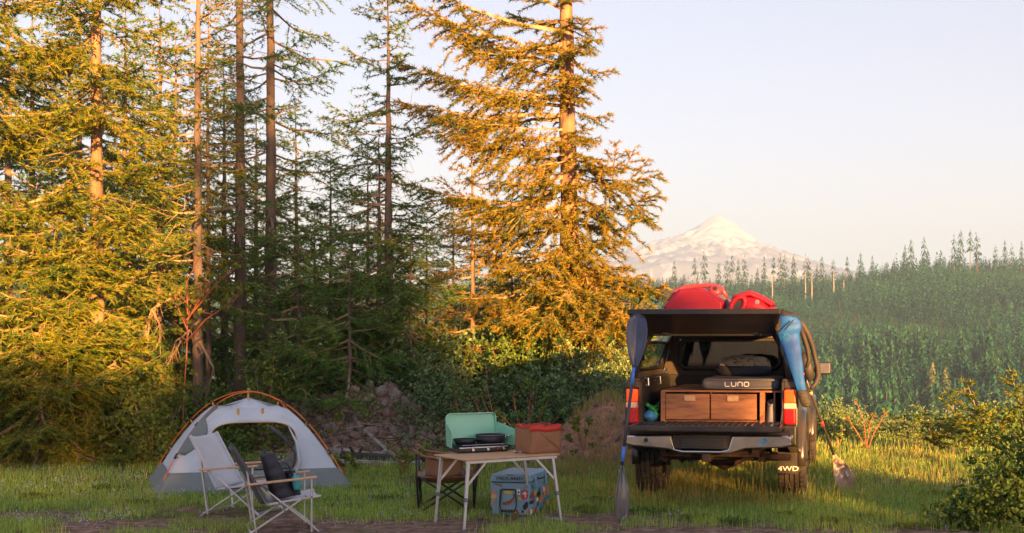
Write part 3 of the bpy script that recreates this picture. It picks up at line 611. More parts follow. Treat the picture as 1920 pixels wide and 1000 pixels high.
# loose stones on the dirt
AV, AF, off = [], [], 0
for k in range(1500):
    D = rg.uniform(10, 13.5) if k % 3 else rg.uniform(13, 17); px = rg.uniform(-50, 1950); x = (px - CX) / FP * D; s_ = rg.uniform(.004, .014) * (1.6 if rg.random() < .06 else 1)
    AV.append(RV[k % 9] * [s_ * 1.3, s_, s_ * .6] + [x, D, float(ground_z(x, D)) + s_ * .2]); AF.append(RF[k % 9] + off); off += len(RV[k % 9])
o = mesh_np('gravel', np.concatenate(AV), np.concatenate(AF), M_['stone2']); tag(o, 'small pebbles scattered over the bare dirt', 'gravel', kind='stuff')
LS = [(592, 783 + 165, .055, 'flat pebble-grey stone by the front chair'), (820, 968, .05, 'stone lying beside the left rear table leg'), (648, 868, .11, 'pale grey block leaning by the white logs'), (705, 880, .12, 'flat brown stone right of the pale block'), (275, 990, .035, 'dark little stone on the dirt near the bottom edge'), (900, 978, .06, 'long pale stone on the dirt under the table')]
for k, (px, py, s_, lab) in enumerate(LS):
    D = CH * FP / (py - YH); x = (px - CX) / FP * D; o = bpy.data.objects.new('stone', RK[k]); link(o); o.location = (x, D, float(ground_z(x, D)) + s_ * .3); o.scale = (s_ * 1.3, s_ * .8, s_ * (.9 if k == 2 else .5)); o.rotation_euler = (0, 0, k); tag(o, lab, 'stone')

# ------------------------------------------------------------------ fallen wood
def log(label, a, b, r, D1, D2, m='greytwig', name='log', knots=3, n=9, cat='log'):
    a = ((a[0] - CX) / FP * D1, D1, 0); b = ((b[0] - CX) / FP * D2, D2, 0)
    rr = random.Random(label); pts = []; N = 9
    for i in range(N):
        t = i / (N - 1); x = a[0] + (b[0] - a[0]) * t; y = a[1] + (b[1] - a[1]) * t
        pts.append((x, y + rr.uniform(-.3, .3) * r, float(ground_z(x, y)) + r * .8 + rr.uniform(-.25, .25) * r))
    mb = MB(); mb.tube(pts, [r * (1 - .45 * i / (N - 1)) * rr.uniform(.88, 1.1) for i in range(N)], n)
    for k in range(knots):
        i = rr.randrange(1, N - 1); p = Vector(pts[i]); d = Vector((rr.uniform(-.4, .4), rr.uniform(-1, .2), rr.uniform(.4, 1))).normalized()
        mb.tube([p, p + d * r * rr.uniform(1.8, 3)], [r * .3, r * .16], 5)
    o = mb.build(name, M_[m]); tag(o, label, cat)
log('bleached white log lying at the foot of the rubble mound', (612, 0), (742, 0), .075, 16.6, 16.3)
log('thin bleached log in front of the dark burnt one', (628, 0), (790, 0), .05, 15.7, 15.6)
M_['char'] = mat('charred_wood', (.05, .045, .04), .95, 0, 0, 10, .8, 30, col2=(.02, .018, .016))
log('dark burnt log between the two bleached logs', (640, 0), (860, 0), .085, 16.1, 16.0, 'char')
log('bleached branch stub poking out by the tent door', (520, 0), (560, 0), .06, 16.0, 16.2)
log('short weathered stick on the ground right of the table', (1022, 0), (1062, 0), .02, 10.95, 10.9, knots=0)
# long pole resting on the mound
mb = MB(); mb.tube([P(682, 806, 17.2), P(715, 835, 16.6), P(742, 858, 16.0)], [.018, .024, .03], 6); o = mb.build('fallen_branch', M_['greytwig']); tag(o, 'long pale stick slanting down off the rubble mound', 'branch')
mb = MB(); mb.tube([P(710, 870, 16.3), P(727, 845, 16.3)], [.06, .055], 10); o = mb.build('log', M_['greytwig']); tag(o, 'short cut log end standing up beside the slanting stick', 'log')
# brush pile: orange dry twigs at the mound's foot
rg = np.random.default_rng(77); n_ = 230
pa_ = np.stack([rg.normal(-4.3, .75, n_), rg.normal(16.85, .25, n_), np.abs(rg.normal(.10, .08, n_))], 1); pb_ = pa_ + rnd_unit(rg, n_) * [.32, .2, .10]; pb_[:, 2] = np.abs(pb_[:, 2]); 
for q in (pa_, pb_): q[:, 2] += ground_z(q[:, 0], q[:, 1]) + (mound_z(q[:, 0], q[:, 1]) - ground_z(q[:, 0], q[:, 1])) * .95
o = quads_obj('dry_brush', ribbons(pa_, pb_, np.full(n_, .006), np.full(n_, .003)), M_['twig'], None); tag(o, 'reddish dry twigs heaped at the foot of the mound', 'twigs', kind='stuff')

# ------------------------------------------------------------------ broadleaf shrubs
def leaves_at(P0, rg, k, L, W, spread=1.0, up=.5):
    P0 = np.repeat(P0, k, 0); n = len(P0); d = rnd_unit(rg, n) * spread + [0, 0, up]; d /= np.linalg.norm(d, axis=1, keepdims=True)
    l_ = (L * rg.uniform(.6, 1.2, n))[:, None]; w = np.cross(d, rnd_unit(rg, n)); w /= np.linalg.norm(w, axis=1, keepdims=True) + 1e-9; w *= (W * rg.uniform(.8, 1.2, n))[:, None]
    s0 = P0 + d * .006
    return np.stack([s0, s0 + d * l_ * .45 + w, s0 + d * l_, s0 + d * l_ * .45 - w], 1).reshape(-1, 3)
def shrub(name, label, loc, rx, rz, shoots, seed, leaf='bushleaf', L=.05, W=.014, k=9, group=None, cat='shrub', stem='twig', ry=None, lump=.35, up=.5, inner=.35):
    rg = np.random.default_rng(seed); root = thing(name, label, cat, loc, 0, group); ry = ry or rx
    th = rg.uniform(0, 2 * math.pi, shoots); ph = np.arccos(rg.uniform(-.15, 1, shoots)); 
    lmp = 1 + lump * (vnoise(th * 3 + 50, ph * 5 + 50, 1.3, seed % 50) - .5) * 2 + .18 * rg.normal(size=shoots)
    rr = np.where(rg.random(shoots) < inner, rg.uniform(.45, .9, shoots), 1.0) * lmp
    tip = np.stack([rx * rr * np.sin(ph) * np.cos(th), ry * rr * np.sin(ph) * np.sin(th), np.maximum(rz * (rr * np.cos(ph) * .95 + .06), .02)], 1)
    base = np.stack([tip[:, 0] * .12, tip[:, 1] * .12, np.zeros(shoots)], 1); mid = base + (tip - base) * .55 + rg.normal(0, .05, (shoots, 3)) * rx
    m = rg.random(shoots) < .09
    quads_obj('stems', np.concatenate([ribbons(base[m], mid[m], np.full(m.sum(), .006), np.full(m.sum(), .004)), ribbons(mid[m], tip[m], np.full(m.sum(), .0035), np.full(m.sum(), .0015))]), M_[stem], root)
    q2 = mid + (tip - mid) * .72
    quads_obj('leaves', np.concatenate([leaves_at(tip, rg, k, L, W, up=up), leaves_at(q2, rg, k // 2, L, W, up=up)]), M_[leaf], root)
    return root
def gat(px, D, dz=0): return at(px, D, dz)
SHR = [(790, 18.6, .85, 1.05, 'dark green shrub on the right shoulder of the rubble mound'), (870, 18.0, .85, .95, 'green shrub with pale tips behind the open stove lid'), (960, 19.0, .95, 1.35, 'tall dark green shrub above the brown food bag'), (1050, 18.2, .85, 1.05, 'green shrub with silvery tips right above the food bag'),
       (1120, 19.4, .8, 1.45, 'dark green shrub left of the upright paddle blade'), (1000, 20.2, 1.0, 1.75, 'dark shrub mass under the big wind-swept tree'), (885, 20.0, .95, 1.5, 'dark shrub between mound and big tree, farther back'), (1160, 18.2, .5, 1.0, 'low shrub behind the rusty earth bank by the truck')]
sh0 = [shrub('shrub', s_[4], gat(s_[0], s_[1], -.05), s_[2], s_[3], 1900, 200 + k, group=None, L=(.06, .045, .075)[k], W=(.018, .014, .02)[k], k=(9, 10, 7)[k], leaf=('bushleaf', 'bushleaf', 'gleaf')[k], lump=.5) for k, s_ in enumerate(SHR[:3])]
for k, s_ in enumerate(SHR[3:]):
    src = sh0[k % 3]; b_ = SHR[k % 3]; copy_thing(src, gat(s_[0], s_[1], -.05), 1.1 + k * 1.3, s_[4], None, (s_[2] / b_[2], s_[2] / b_[2], s_[3] / b_[3]))
# foreground shrub right
shrub('shrub', 'big leafy shrub with glossy leaves at the right edge of the clearing', gat(1990, 10.6, -.05), .72, .84, 2700, 230, leaf='gleaf', L=.046, W=.014, k=7, lump=.35, inner=.5)
shrub('shrub', 'low outer lobe of leaves reaching left from the right-edge shrub', gat(1835, 10.6, -.05), .34, .34, 620, 231, leaf='gleaf', L=.042, W=.014, k=7, lump=.4, inner=.5)
# bright yellow-green bushes by the tent
shrub('shrub', 'yellow-green leafy bush left of the tent pole', gat(285, 15.6, -.05), .5, .95, 420, 232, leaf='yleaf', L=.06, W=.02, k=6, lump=.5)
shrub('shrub', 'green leafy undergrowth behind the tent on its left', gat(385, 17.2, -.05), .8, .8, 700, 233, leaf='gleaf', L=.06, W=.02, k=6, lump=.5)
shrub('shrub', 'yellow-tipped bush directly behind the tent apex', gat(500, 17.3, -.05), .45, 1.15, 380, 234, leaf='yleaf', L=.055, W=.018, k=5, lump=.5)
g1 = shrub('shrub', 'low grey-green bush at the plateau edge right of the truck', gat(1590, 20.5, -.05), .55, .45, 600, 235, leaf='bushleaf', L=.04, W=.012, k=6)
for k, (px, D, sx_, sz_, lab) in enumerate([(1660, 21, .7, .7, 'small rounded bush beside the pink flowers'), (1720, 20.5, 1.0, .95, 'blue-green rounded bush left of the little fir sprays'), (1790, 21.5, .9, .9, 'rounded bush behind the golden grass patch'), (1850, 20, 1.0, 1.0, 'blue-green bush near the right edge, back row'), (1905, 19, 1.1, 1.3, 'rightmost bush of the row along the plateau edge'), (1745, 18.8, .6, .5, 'pale leafy clump in front of the edge bushes'), (1560, 21.5, .9, 1.1, 'dark bush just right of the front wheel')]):
    copy_thing(g1, gat(px, D, -.05), k * 1.1, lab, None, (sx_, sx_, sz_))
# little firs leaning into view over the edge
for k, (px, D, tx, ty, dens) in enumerate([(1772, 17.5, 1728, 765, 1), (1815, 17.5, 1782, 735, 1), (1900, 16.5, 1812, 715, 1), (1960, 16, 1895, 695, 1)]):
    T = at(px, D); rgk = np.random.default_rng(300 + k); root = thing('young_fir', ['young fir spray with yellow tips left of the others at the edge', 'young fir spray reaching left, second along the edge', 'arching young fir spray with bright tip over the valley', 'fir spray entering at the right picture edge'][k], 'tree', T)
    e = loc_px(T, tx, ty, D - .4); b0, w0 = fir_branch((0, 0, 0), e, rgk, 1.5, .12, .42, bare=.12, r0=.02); b1, w1 = fir_branch((e[0] * .4, e[1] * .4, e[2] * .3), (e[0] * .5 + .35, e[1], e[2] * .8), rgk, 1.5, .05, .4, bare=.1)
    quads_obj('branches', np.concatenate([w0, w1]), M_['twig'], root); tris_obj('crown', np.concatenate([b0, b1]), M_['needle'], root)

# ------------------------------------------------------------------ saplings: red stems with leaf tufts
def sapling(label, loc, stems, seed, leaf='gleaf', L=.06, W=.02, k=8, r=.008, stem='redstem', name='sapling', cat='sapling', umb=False, side=0, flowers=None):
    """stems: list of point lists relative to loc; leaf tufts at every stem end and at side twigs"""
    rg = np.random.default_rng(seed); root = thing(name, label, cat, loc); mb = MB(); tips = []
    for pts in stems:
        pts = [Vector(p) for p in pts]; mb.tube(pts, [r * (1 - .6 * i / (len(pts) - 1)) for i in range(len(pts))], 5, cap=False); tips.append(pts[-1])
        for q in range(side):
            i = rg.integers(max(1, len(pts) // 2), len(pts)); a = pts[i - 1].lerp(pts[i], rg.random()); d = Vector(rg.normal(size=3)) * .5 + Vector((0, 0, .5)); d.normalize(); e = a + d * rg.uniform(.06, .2)
            mb.tube([a, e], [r * .45, r * .25], 4, cap=False); tips.append(e)
    mb.build('stems', M_[stem], root, smooth=True)
    T = np.array([tuple(t) for t in tips]); T = np.concatenate([T + rg.normal(0, L * .35, T.shape) * [1, 1, .25] for _ in range(3)])
    quads_obj('leaves', leaves_at(T, rg, k, L, W, up=.15 if umb else .5), M_[leaf], root)
    if flowers:
        F = np.array([tuple(t) for t in tips]); F = F[::3] + rg.normal(0, .012, F[::3].shape)
        quads_obj('flowers', leaves_at(F, rg, 4, .028, .010), flowers, root)
    return root
M_['pink'] = mat('pink_petals', (.75, .10, .16), .6, 0, .1, 5); M_['yellow'] = mat('yellow_petals', (.85, .55, .03), .6, 0, .1, 5); M_['lilac'] = mat('lilac_petals', (.50, .46, .68), .6, 0, .1, 5)
def sp(px, py, D): return P(px, py, D)
def mk(label, base, D, lines, seed, **k):
    B = at(base, D); return sapling(label, B, [[Vector(P(x, y, D + dz)) - B for x, y, dz in ln] for ln in lines], seed, **k)
mk('red-stemmed vine maple with flat leaf tufts behind the food bag', 985, 15.2, [[(985, 850, 0), (975, 800, 0), (965, 760, .1), (962, 740, .1)], [(985, 850, 0), (995, 790, 0), (1000, 745, 0), (985, 715, -.1)], [(990, 850, 0), (1010, 790, .1), (1030, 745, .1)], [(985, 850, 0), (1005, 800, -.1), (1020, 770, -.2)], [(985, 850, 0), (960, 800, .1), (935, 775, .1)], [(990, 850, 0), (992, 760, .2), (1002, 725, .2)], [(1000, 840, 0), (1030, 800, 0), (1052, 775, 0)]], 401, umb=True, side=2, k=7)
mk('tall bare red sapling stem rising above the stove lid', 932, 15.6, [[(932, 850, 0), (925, 780, 0), (912, 720, 0), (912, 665, 0)], [(928, 800, 0), (905, 750, 0), (900, 735, 0)], [(932, 850, 0), (915, 800, 0), (893, 760, .1), (880, 735, .1)], [(912, 700, 0), (920, 690, 0)]], 402, umb=True, side=1, k=6)
mk('small red-stemmed sapling left of the stove lid with drooping tufts', 858, 15.8, [[(862, 840, 0), (858, 770, 0), (852, 735, 0)], [(860, 800, 0), (850, 770, 0)], [(905, 830, 0), (897, 770, 0), (893, 735, 0)]], 403, umb=True, side=1, k=6)
mk('bare reddish sapling with yellow-green leaf sprays behind the tent', 341, 16.4, [[(341, 840, 0), (345, 740, 0), (350, 660, 0), (352, 600, 0), (365, 540, .1)], [(352, 620, 0), (335, 580, 0), (325, 545, 0)], [(352, 600, 0), (375, 560, 0), (400, 520, -.2)], [(350, 640, 0), (385, 600, -.1), (430, 570, -.2), (460, 545, -.3)], [(352, 590, 0), (350, 530, 0), (375, 480, .1)], [(350, 600, 0), (400, 540, 0), (440, 500, -.1)]], 404, leaf='yleaf', side=7, k=5, L=.055, r=.013)
mk('golden leafed seedling on the bank right of the food bag', 1085, 14.6, [[(1095, 845, 0), (1085, 815, 0), (1075, 795, 0)], [(1095, 845, 0), (1100, 810, 0)], [(1090, 840, 0), (1065, 820, 0)]], 405, leaf='yleaf', side=3, k=6, L=.05)
mk('bright yellow-green seedling left of the table under its top', 840, 14.0, [[(840, 905, 0), (835, 870, 0), (828, 850, 0)], [(842, 905, 0), (850, 875, 0), (862, 860, 0)], [(815, 905, 0), (806, 870, 0), (795, 852, 0)], [(880, 900, 0), (890, 870, 0)]], 406, leaf='yleaf', side=3, k=6, L=.06)
mk('tuft of yellow upright shoots in the grass left of the table', 752, 14.6, [[(752, 890, 0), (745, 865, 0), (738, 852, 0)], [(752, 890, 0), (752, 850, 0)], [(754, 890, 0), (762, 855, 0)], [(756, 890, 0), (770, 862, 0)]], 407, leaf='yleaf', side=3, k=4, L=.06, W=.012)
mk('leafy yellow seedling beside the right tent pole', 648, 14.8, [[(648, 890, 0), (648, 860, 0)], [(648, 890, 0), (640, 870, 0)], [(668, 890, 0), (668, 872, 0)]], 408, leaf='yleaf', side=2, k=6, L=.05)
mk('green seedling growing on the rubble mound', 632, 17.0, [[(633, 800, 0), (634, 785, 0), (638, 775, 0)], [(633, 800, 0), (628, 790, 0)]], 409, leaf='yleaf', side=3, k=5, L=.045)
mk('red-stemmed plant with pink blossoms at the plateau edge', 1622, 17.5, [[(1625, 840, 0), (1620, 790, 0), (1605, 752, 0)], [(1625, 840, 0), (1630, 800, 0), (1637, 780, 0)], [(1625, 840, 0), (1600, 800, 0), (1590, 782, 0)], [(1628, 840, 0), (1640, 810, 0), (1660, 775, 0)]], 410, leaf='yleaf', side=2, k=3, L=.04, flowers=M_['pink'])
mk('small plant with yellow blossoms between truck and pink flowers', 1570, 17.0, [[(1572, 835, 0), (1566, 815, 0)], [(1574, 835, 0), (1578, 816, 0)]], 411, side=2, k=3, L=.04, flowers=M_['yellow'])
mk('yellow flowering plant at the edge left of the little fir sprays', 1690, 18.5, [[(1692, 800, 0), (1695, 782, 0)], [(1680, 800, 0), (1678, 787, 0)], [(1712, 800, 0), (1715, 790, 0)]], 412, side=2, k=4, L=.04, flowers=M_['yellow'])
# dead arching branches in the dark gap left of the tent
for k, (lab, lines) in enumerate([('arching dead branch hanging in the dark gap left of the tent', [[(320, 560, 0), (285, 580, 0), (268, 630, 0), (265, 690, 0)], [(285, 580, 0), (300, 610, -.1), (300, 650, 0)], [(272, 620, 0), (282, 650, 0), (285, 680, 0)], [(300, 565, 0), (280, 600, .1), (275, 660, 0)]]), ('dead twiggy branch below the slim grey-pink trunk', [[(375, 600, 0), (345, 630, 0), (310, 690, 0)], [(375, 640, 0), (400, 690, -.2), (390, 740, 0)], [(350, 625, 0), (330, 640, 0), (320, 670, 0)]])]):
    mb = MB(); rr = random.Random(k)
    for ln in lines:
        pts = [P(x, y, 17.6 + dz) for x, y, dz in ln]; mb.tube(pts, [.02 - .014 * i / (len(pts) - 1) for i in range(len(pts))], 5, cap=False)
        for i in range(14):
            q = rr.randrange(len(pts) - 1); a_ = pts[q].lerp(pts[q + 1], rr.random()); e = a_ + Vector((rr.uniform(-.1, .1), rr.uniform(-.1, .1), rr.uniform(-.22, 0))); mb.tube([a_, e], [.005, .002], 3, cap=False)
    o = mb.build('dead_branch', M_['twig']); tag(o, lab, 'branch')

# ------------------------------------------------------------------ grass
rg = np.random.default_rng(9)
def blades_grass(N, Df, pxf, hf, wf, m, name, lab, mask=None, tip=.35):
    D = Df(N); px = pxf(N); x = (px - CX) / FP * D
    if mask is not None: k_ = mask(x, D, px); x, D, px = x[k_], D[k_], px[k_]
    n = len(x); z = ground_z(x, D); h = hf(n, x, D); w = wf * rg.uniform(.6, 1.3, n) * np.clip(D / 12, .9, 2.2)
    a = rg.uniform(0, 2 * np.pi, n); ux, uy = np.cos(a), np.sin(a); b = rg.uniform(0, 2 * np.pi, n); lx, ly = np.cos(b) * h * tip * rg.random(n), np.sin(b) * h * tip * rg.random(n)
    p = lambda f, g, hh: np.stack([x + lx * f + ux * w * g, D + ly * f + uy * w * g, z + hh * h - .004], 1)
    q1 = np.stack([p(0, -1, 0), p(0, 1, 0), p(.35, .7, .6), p(.35, -.7, .6)], 1); q2 = np.stack([p(.35, -.7, .6), p(.35, .7, .6), p(1, .1, 1), p(1, -.1, 1)], 1)
    o = quads_obj(name, np.concatenate([q1, q2]).reshape(-1, 3), M_[m], None); tag(o, lab, 'grass', kind='stuff')
invD = lambda lo, hi: (lambda N: 1 / rg.uniform(1 / hi, 1 / lo, N))
upx = lambda a, b: (lambda N: rg.uniform(a, b, N))
def turf_mask(x, y, px):
    d = (vnoise(x + 50, y + 50, .9, 41) * .5 + vnoise(x + 50, y + 50, .33, 42) * .3 + vnoise(x + 50, y + 50, .12, 43) * .2 - .5) * 1.35 + .5
    left = sm(1250, 700, px)
    thr = .78 - .44 * sm(9.6, 12.6 + .5 * left, y) - .14 * sm(11.3, 10.8, y) * sm(1150, 1300, px) - .12 * sm(1100, 1500, px) - .08 * sm(300, 100, px)
    under = np.hypot((x + MC[0] * -1) / 2.3, (y - MC[1]) / 1.5) > 1
    road = (y > 23 + 0 * x)
    return (d + rg.normal(0, .04, len(x)) > thr) & under & ~(road & (px < 1150))
blades_grass(125000, invD(9.9, 17), upx(-60, 1980), lambda n, x, D: rg.uniform(.02, .075, n) * (1 + .8 * vnoise(x + 50, D + 50, 1.2, 44)), .0028, 'grass', 'grass', 'short green grass over the clearing', turf_mask)
blades_grass(34000, invD(15, 25), upx(-60, 1980), lambda n, x, D: rg.uniform(.03, .13, n), .0035, 'grass', 'grass', 'green grass towards the back of the clearing', turf_mask)
def tall_mask(x, y, px):
    d = vnoise(x + 50, y + 50, .8, 51)
    w = np.where((px > 1180) & (px < 1530) & (y > 11.6), 1.0, 0) + np.where((px > 1530) & (px < 1790), .45, 0) * (y > 11.8) + np.where((px > 1000) & (px < 1180), .9, 0) * (y > 12.4) + np.where((px < 310) & (y > 14.3), .8, 0) + np.where((px > 660) & (px < 1000) & (y > 13.3), .35, 0)
    return rg.random(len(x)) < w * np.clip(d * 2.2 - .5, .08, 1)
blades_grass(26000, invD(11.6, 19), upx(-40, 1960), lambda n, x, D: rg.uniform(.09, .24, n), .0022, 'drygrass', 'tall_grass', 'tall straw-coloured seeding grass in the lit strip', tall_mask, tip=.22)
blades_grass(9000, invD(10.4, 12.6), upx(1180, 1960), lambda n, x, D: rg.uniform(.04, .11, n), .0024, 'grass', 'grass', 'longer green grass in front of the truck', lambda x, y, px: rg.random(len(x)) < .7)
blades_grass(30000, invD(10, 19), upx(-60, 1980), lambda n, x, D: rg.uniform(.03, .11, n), .0024, 'drygrass', 'dry_grass', 'short straw-coloured grass mixed into the turf', lambda x, y, px: (vnoise(x + 50, y + 50, .7, 71) > .52) & turf_mask(x, y, px))
for k, (px, D) in enumerate([(1205, 11.3), (1300, 10.9), (1470, 11.1), (1640, 11.0), (1700, 10.5), (1560, 10.8), (720, 12.3), (690, 13.2), (60, 12.4), (190, 13.1), (1120, 12.2), (1100, 11.5), (640, 11.7), (260, 11.9), (1750, 12.6), (1380, 10.6)]):
    r2 = np.random.default_rng(600 + k); p_ = r2.normal(0, 1, (26, 3)) * [.07, .05, 0] + [0, 0, .015]; root = thing('broadleaf_weed', 'low broad-leaved weed in the grass, ' + ORD[sorted([1205, 1300, 1470, 1640, 1700, 1560, 720, 690, 60, 190, 1120, 1100, 640, 260, 1750, 1380]).index(px)] + ' such weed from the left', 'weed', at(px, D), 0, 'broad-leaved weeds in the grass')
    quads_obj('leaves', leaves_at(p_, r2, 4, .05, .014, up=1.1), M_['yleaf' if k % 3 else 'gleaf'], root)
# tiny lilac flowers
n_ = 2600; D = 1 / rg.uniform(1 / 17, 1 / 10.2, n_); px = np.where(rg.random(n_) < .5, rg.uniform(-20, 420, n_), rg.uniform(560, 1930, n_)); x = (px - CX) / FP * D
k_ = vnoise(x + 50, D + 50, .7, 61) > .55; x, D = x[k_], D[k_]; Pf = np.stack([x, D, ground_z(x, D) + rg.uniform(.03, .09, len(x))], 1)
o = quads_obj('tiny_flowers', leaves_at(Pf, rg, 3, .011, .005), M_['lilac'], None); tag(o, 'tiny lilac flowers sprinkled through the grass', 'flowers', kind='stuff')
# dead leaves and twigs on the dirt
n_ = 5000; D = 1 / rg.uniform(1 / 18, 1 / 10, n_); px = rg.uniform(-50, 1960, n_); x = (px - CX) / FP * D; pa_ = np.stack([x, D, ground_z(x, D) + .006], 1); pb_ = pa_ + rnd_unit(rg, n_) * [.05, .05, .008]
o = quads_obj('twig_litter', ribbons(pa_, pb_, np.full(n_, .0025), np.full(n_, .0015)), M_['twig'], None); tag(o, 'bits of dry twig littering the ground', 'litter', kind='stuff')
# ------------------------------------------------------------------ camp materials
M_['fly'] = mat('tent_fabric', (.62, .68, .74), .6, 0, .06, 3, .35, 9, spec=.3, trans=.22)
M_['flydark'] = mat('tent_base_fabric', (.17, .20, .20), .6, 0, .08, 4, .35, 9, spec=.3)
M_['mesh'] = mat('dark_mesh_fabric', (.09, .09, .10), .8, 0, .1, 4, alpha=.72)
M_['pole'] = mat('orange_pole', (.85, .16, .02), .3, .2, .03, 4)
M_['clip'] = mat('orange_clip', (.60, .26, .03), .5, 0, .05, 4)
M_['black'] = mat('black_plastic', (.018, .018, .02), .45, 0, .15, 8)
M_['alu'] = mat('aluminium', (.62, .62, .64), .38, .85, .06, 30)
M_['wood'] = mat('pale_wood', (.55, .33, .18), .5, 0, .15, 8, stretch=(1, 6, 6))
M_['bamboo'] = mat('bamboo_top', (.50, .29, .14), .45, 0, .14, 5, stretch=(2, 26, 2))
M_['canvas_l'] = mat('light_grey_canvas', (.50, .51, .54), .9, 0, .05, 5, .15, 120)
M_['canvas_d'] = mat('charcoal_canvas', (.09, .09, .095), .9, 0, .08, 5, .15, 120)
M_['pack'] = mat('black_nylon', (.022, .022, .027), .6, 0, .2, 6, .5, 14)
M_['green'] = mat('green_nylon', (.02, .22, .07), .5, 0, .15, 5, .5, 12)
M_['mint'] = mat('mint_enamel', (.24, .60, .40), .35, 0, .03, 4, coat=.3)
M_['iron'] = mat('dark_iron', (.03, .03, .033), .45, .3, .2, 20)
M_['steel'] = mat('steel', (.6, .6, .6), .25, 1, .05, 20)
M_['red'] = mat('red_fabric', (.55, .03, .02), .6, 0, .1, 5)
M_['bag'] = mat('brown_canvas', (.29, .13, .06), .8, 0, .12, 4, .3, 12)
M_['chairbrown'] = mat('brown_polyester', (.26, .13, .065), .85, 0, .12, 5, .35, 10)
M_['greycloth'] = mat('grey_jacket', (.16, .17, .20), .85, 0, .1, 5, .4, 10)
M_['cooler'] = mat('cool_blue_plastic', (.22, .37, .48), .5, 0, .05, 5, .1, 60)
M_['white'] = mat('white_print', (.78, .77, .75), .6, 0, .03, 6); M_['ink'] = mat('black_print', (.02, .02, .022), .6, 0, .05, 6)
def flatm(n, c): M_[n] = mat(n, c, .5, 0, .08, 12)
flatm('sticker_red', (.55, .03, .05)); flatm('sticker_yellow', (.60, .42, .10)); flatm('sticker_pink', (.55, .22, .25)); flatm('sticker_teal', (.05, .35, .38)); flatm('sticker_orange', (.65, .25, .03)); flatm('sticker_brown', (.20, .10, .06)); flatm('sticker_grey', (.30, .31, .33)); flatm('trout_red', (.50, .10, .08)); flatm('sticker_blue', (.05, .25, .55))

# ------------------------------------------------------------------ tent
def gp(px, D): x = (px - CX) / FP * D; return Vector((x, D, float(ground_z(x, D))))
FL, FR, BL = gp(293, 12.62), gp(657, 13.35), gp(281, 13.85); BR = FR + BL - FL; BR.z = float(ground_z(BR.x, BR.y))
TC = (FL + FR + BL + BR) / 4; TH = 1.03
tent = thing('dome_tent', 'pale grey dome tent with orange poles and open door on the grass', 'tent', TC)
cor = {k: v - TC for k, v in dict(FL=FL, FR=FR, BL=BL, BR=BR).items()}
def arch(c, s, h=TH): # s 0 at the corner, 1 at the apex
    c = cor[c]; f = 1 - s; return Vector((c.x * f, c.y * f, c.z * f + h * (1 - f ** 2.15)))
for a_, b_ in (('FL', 'BR'), ('FR', 'BL')):
    pts = [arch(a_, i / 20) for i in range(21)] + [arch(b_, 1 - i / 20) for i in range(1, 21)]
    if a_ == 'FR': pts = [p + Vector((0, 0, .012 * max(0, 1 - abs(i - 20) / 5))) for i, p in enumerate(pts)]
    MB().tube(pts, .0055, 8).build('pole', M_['pole'], tent, smooth=True)
KEY = [(0, .0), (.3, .035), (.62, .04), (.66, .045), (1, .06)]
def edge(c, s): # fabric edge: hangs under the pole, straight between its shoulder clip and the apex
    def q(s): p = arch(c, s); p.z = max(p.z - np.interp(s, [a for a, b in KEY], [b for a, b in KEY]), 0); p.x *= .975; p.y *= .975; return p
    if s > .64: t = (s - .64) / .36; return q(.64).lerp(q(1), t) - Vector((0, 0, .045 * math.sin(t * math.pi)))
    return q(s)
S0 = .055
def face(c1, c2, u, s, bulge=.0):
    a, b = edge(c1, s), edge(c2, s); p = a.lerp(b, u); 
    out = (cor[c1] + cor[c2]); out.z = 0; out.normalize()
    p = p + out * (bulge * math.sin(math.pi * u) * (1 - s) * 1.0 - .01 * math.sin(math.pi * u)); p.z -= .02 * math.sin(math.pi * u) * s
    return p
def inv(c1, c2, z, lat): # u, s of a point of the face at height z and share lat across
    lo, hi = 0, 1
    for _ in range(30):
        m_ = (lo + hi) / 2
        if face(c1, c2, .5, m_).z < z: lo = m_
        else: hi = m_
    return lat, (lo + hi) / 2
def holed(name, c1, c2, hole, parent, m):
    """fabric face with a hole; hole: closed list of (u, s)"""
    N = len(hole); cu = sum(h[0] for h in hole) / N; cs = sum(h[1] for h in hole) / N; outer = []
    for u, s in hole: # push each hole point out to the border of the unit face
        du, ds = u - cu, s - cs; k = []
        if du > 0: k.append((1 - cu) / du)
        if du < 0: k.append(-cu / du)
        if ds > 0: k.append((1 - cs) / ds)
        if ds < 0: k.append((S0 - cs) / ds)
        k = min(k); outer.append([cu + du * k, cs + ds * k])
    for cu_, cs_ in ((0, S0), (1, S0), (0, 1), (1, 1)):
        i = min(range(N), key=lambda i: (outer[i][0] - cu_) ** 2 + (outer[i][1] - cs_) ** 2); outer[i] = [cu_, cs_]
    mb = MB(); K = 14
    def fn(i, j):
        i = int(round(i * N)) % N; t = j; u = hole[i][0] + (outer[i][0] - hole[i][0]) * t; s = hole[i][1] + (outer[i][1] - hole[i][1]) * t
        p = face(c1, c2, u, s); w_ = .010 * math.sin(u * 23 + s * 9) * math.sin(s * 31 + u * 7) + .006 * math.sin(u * 61 - s * 40) + .004 * math.sin(u * 33 + s * 83); o_ = (cor[c1] + cor[c2]).normalized(); return p + o_ * w_ * min(t * 3, 1) * max(0, min((1 - t) * 4 - .6, 1))
    vs = [fn(i / N, j / K) for j in range(K + 1) for i in range(N)]
    mb.add(vs, [(j * N + i, j * N + (i + 1) % N, (j + 1) * N + (i + 1) % N, (j + 1) * N + i) for j in range(K) for i in range(N)])
    o = mb.build(name, m, parent, smooth=True, solid=.003)
    rim = [face(c1, c2, u, s) + (cor[c1] + cor[c2]).normalized() * .004 for u, s in hole]
    MB().tube(rim + rim[:1], .0045, 5, cap=False).build('door_piping', M_['clip'], o, smooth=True)
    return o
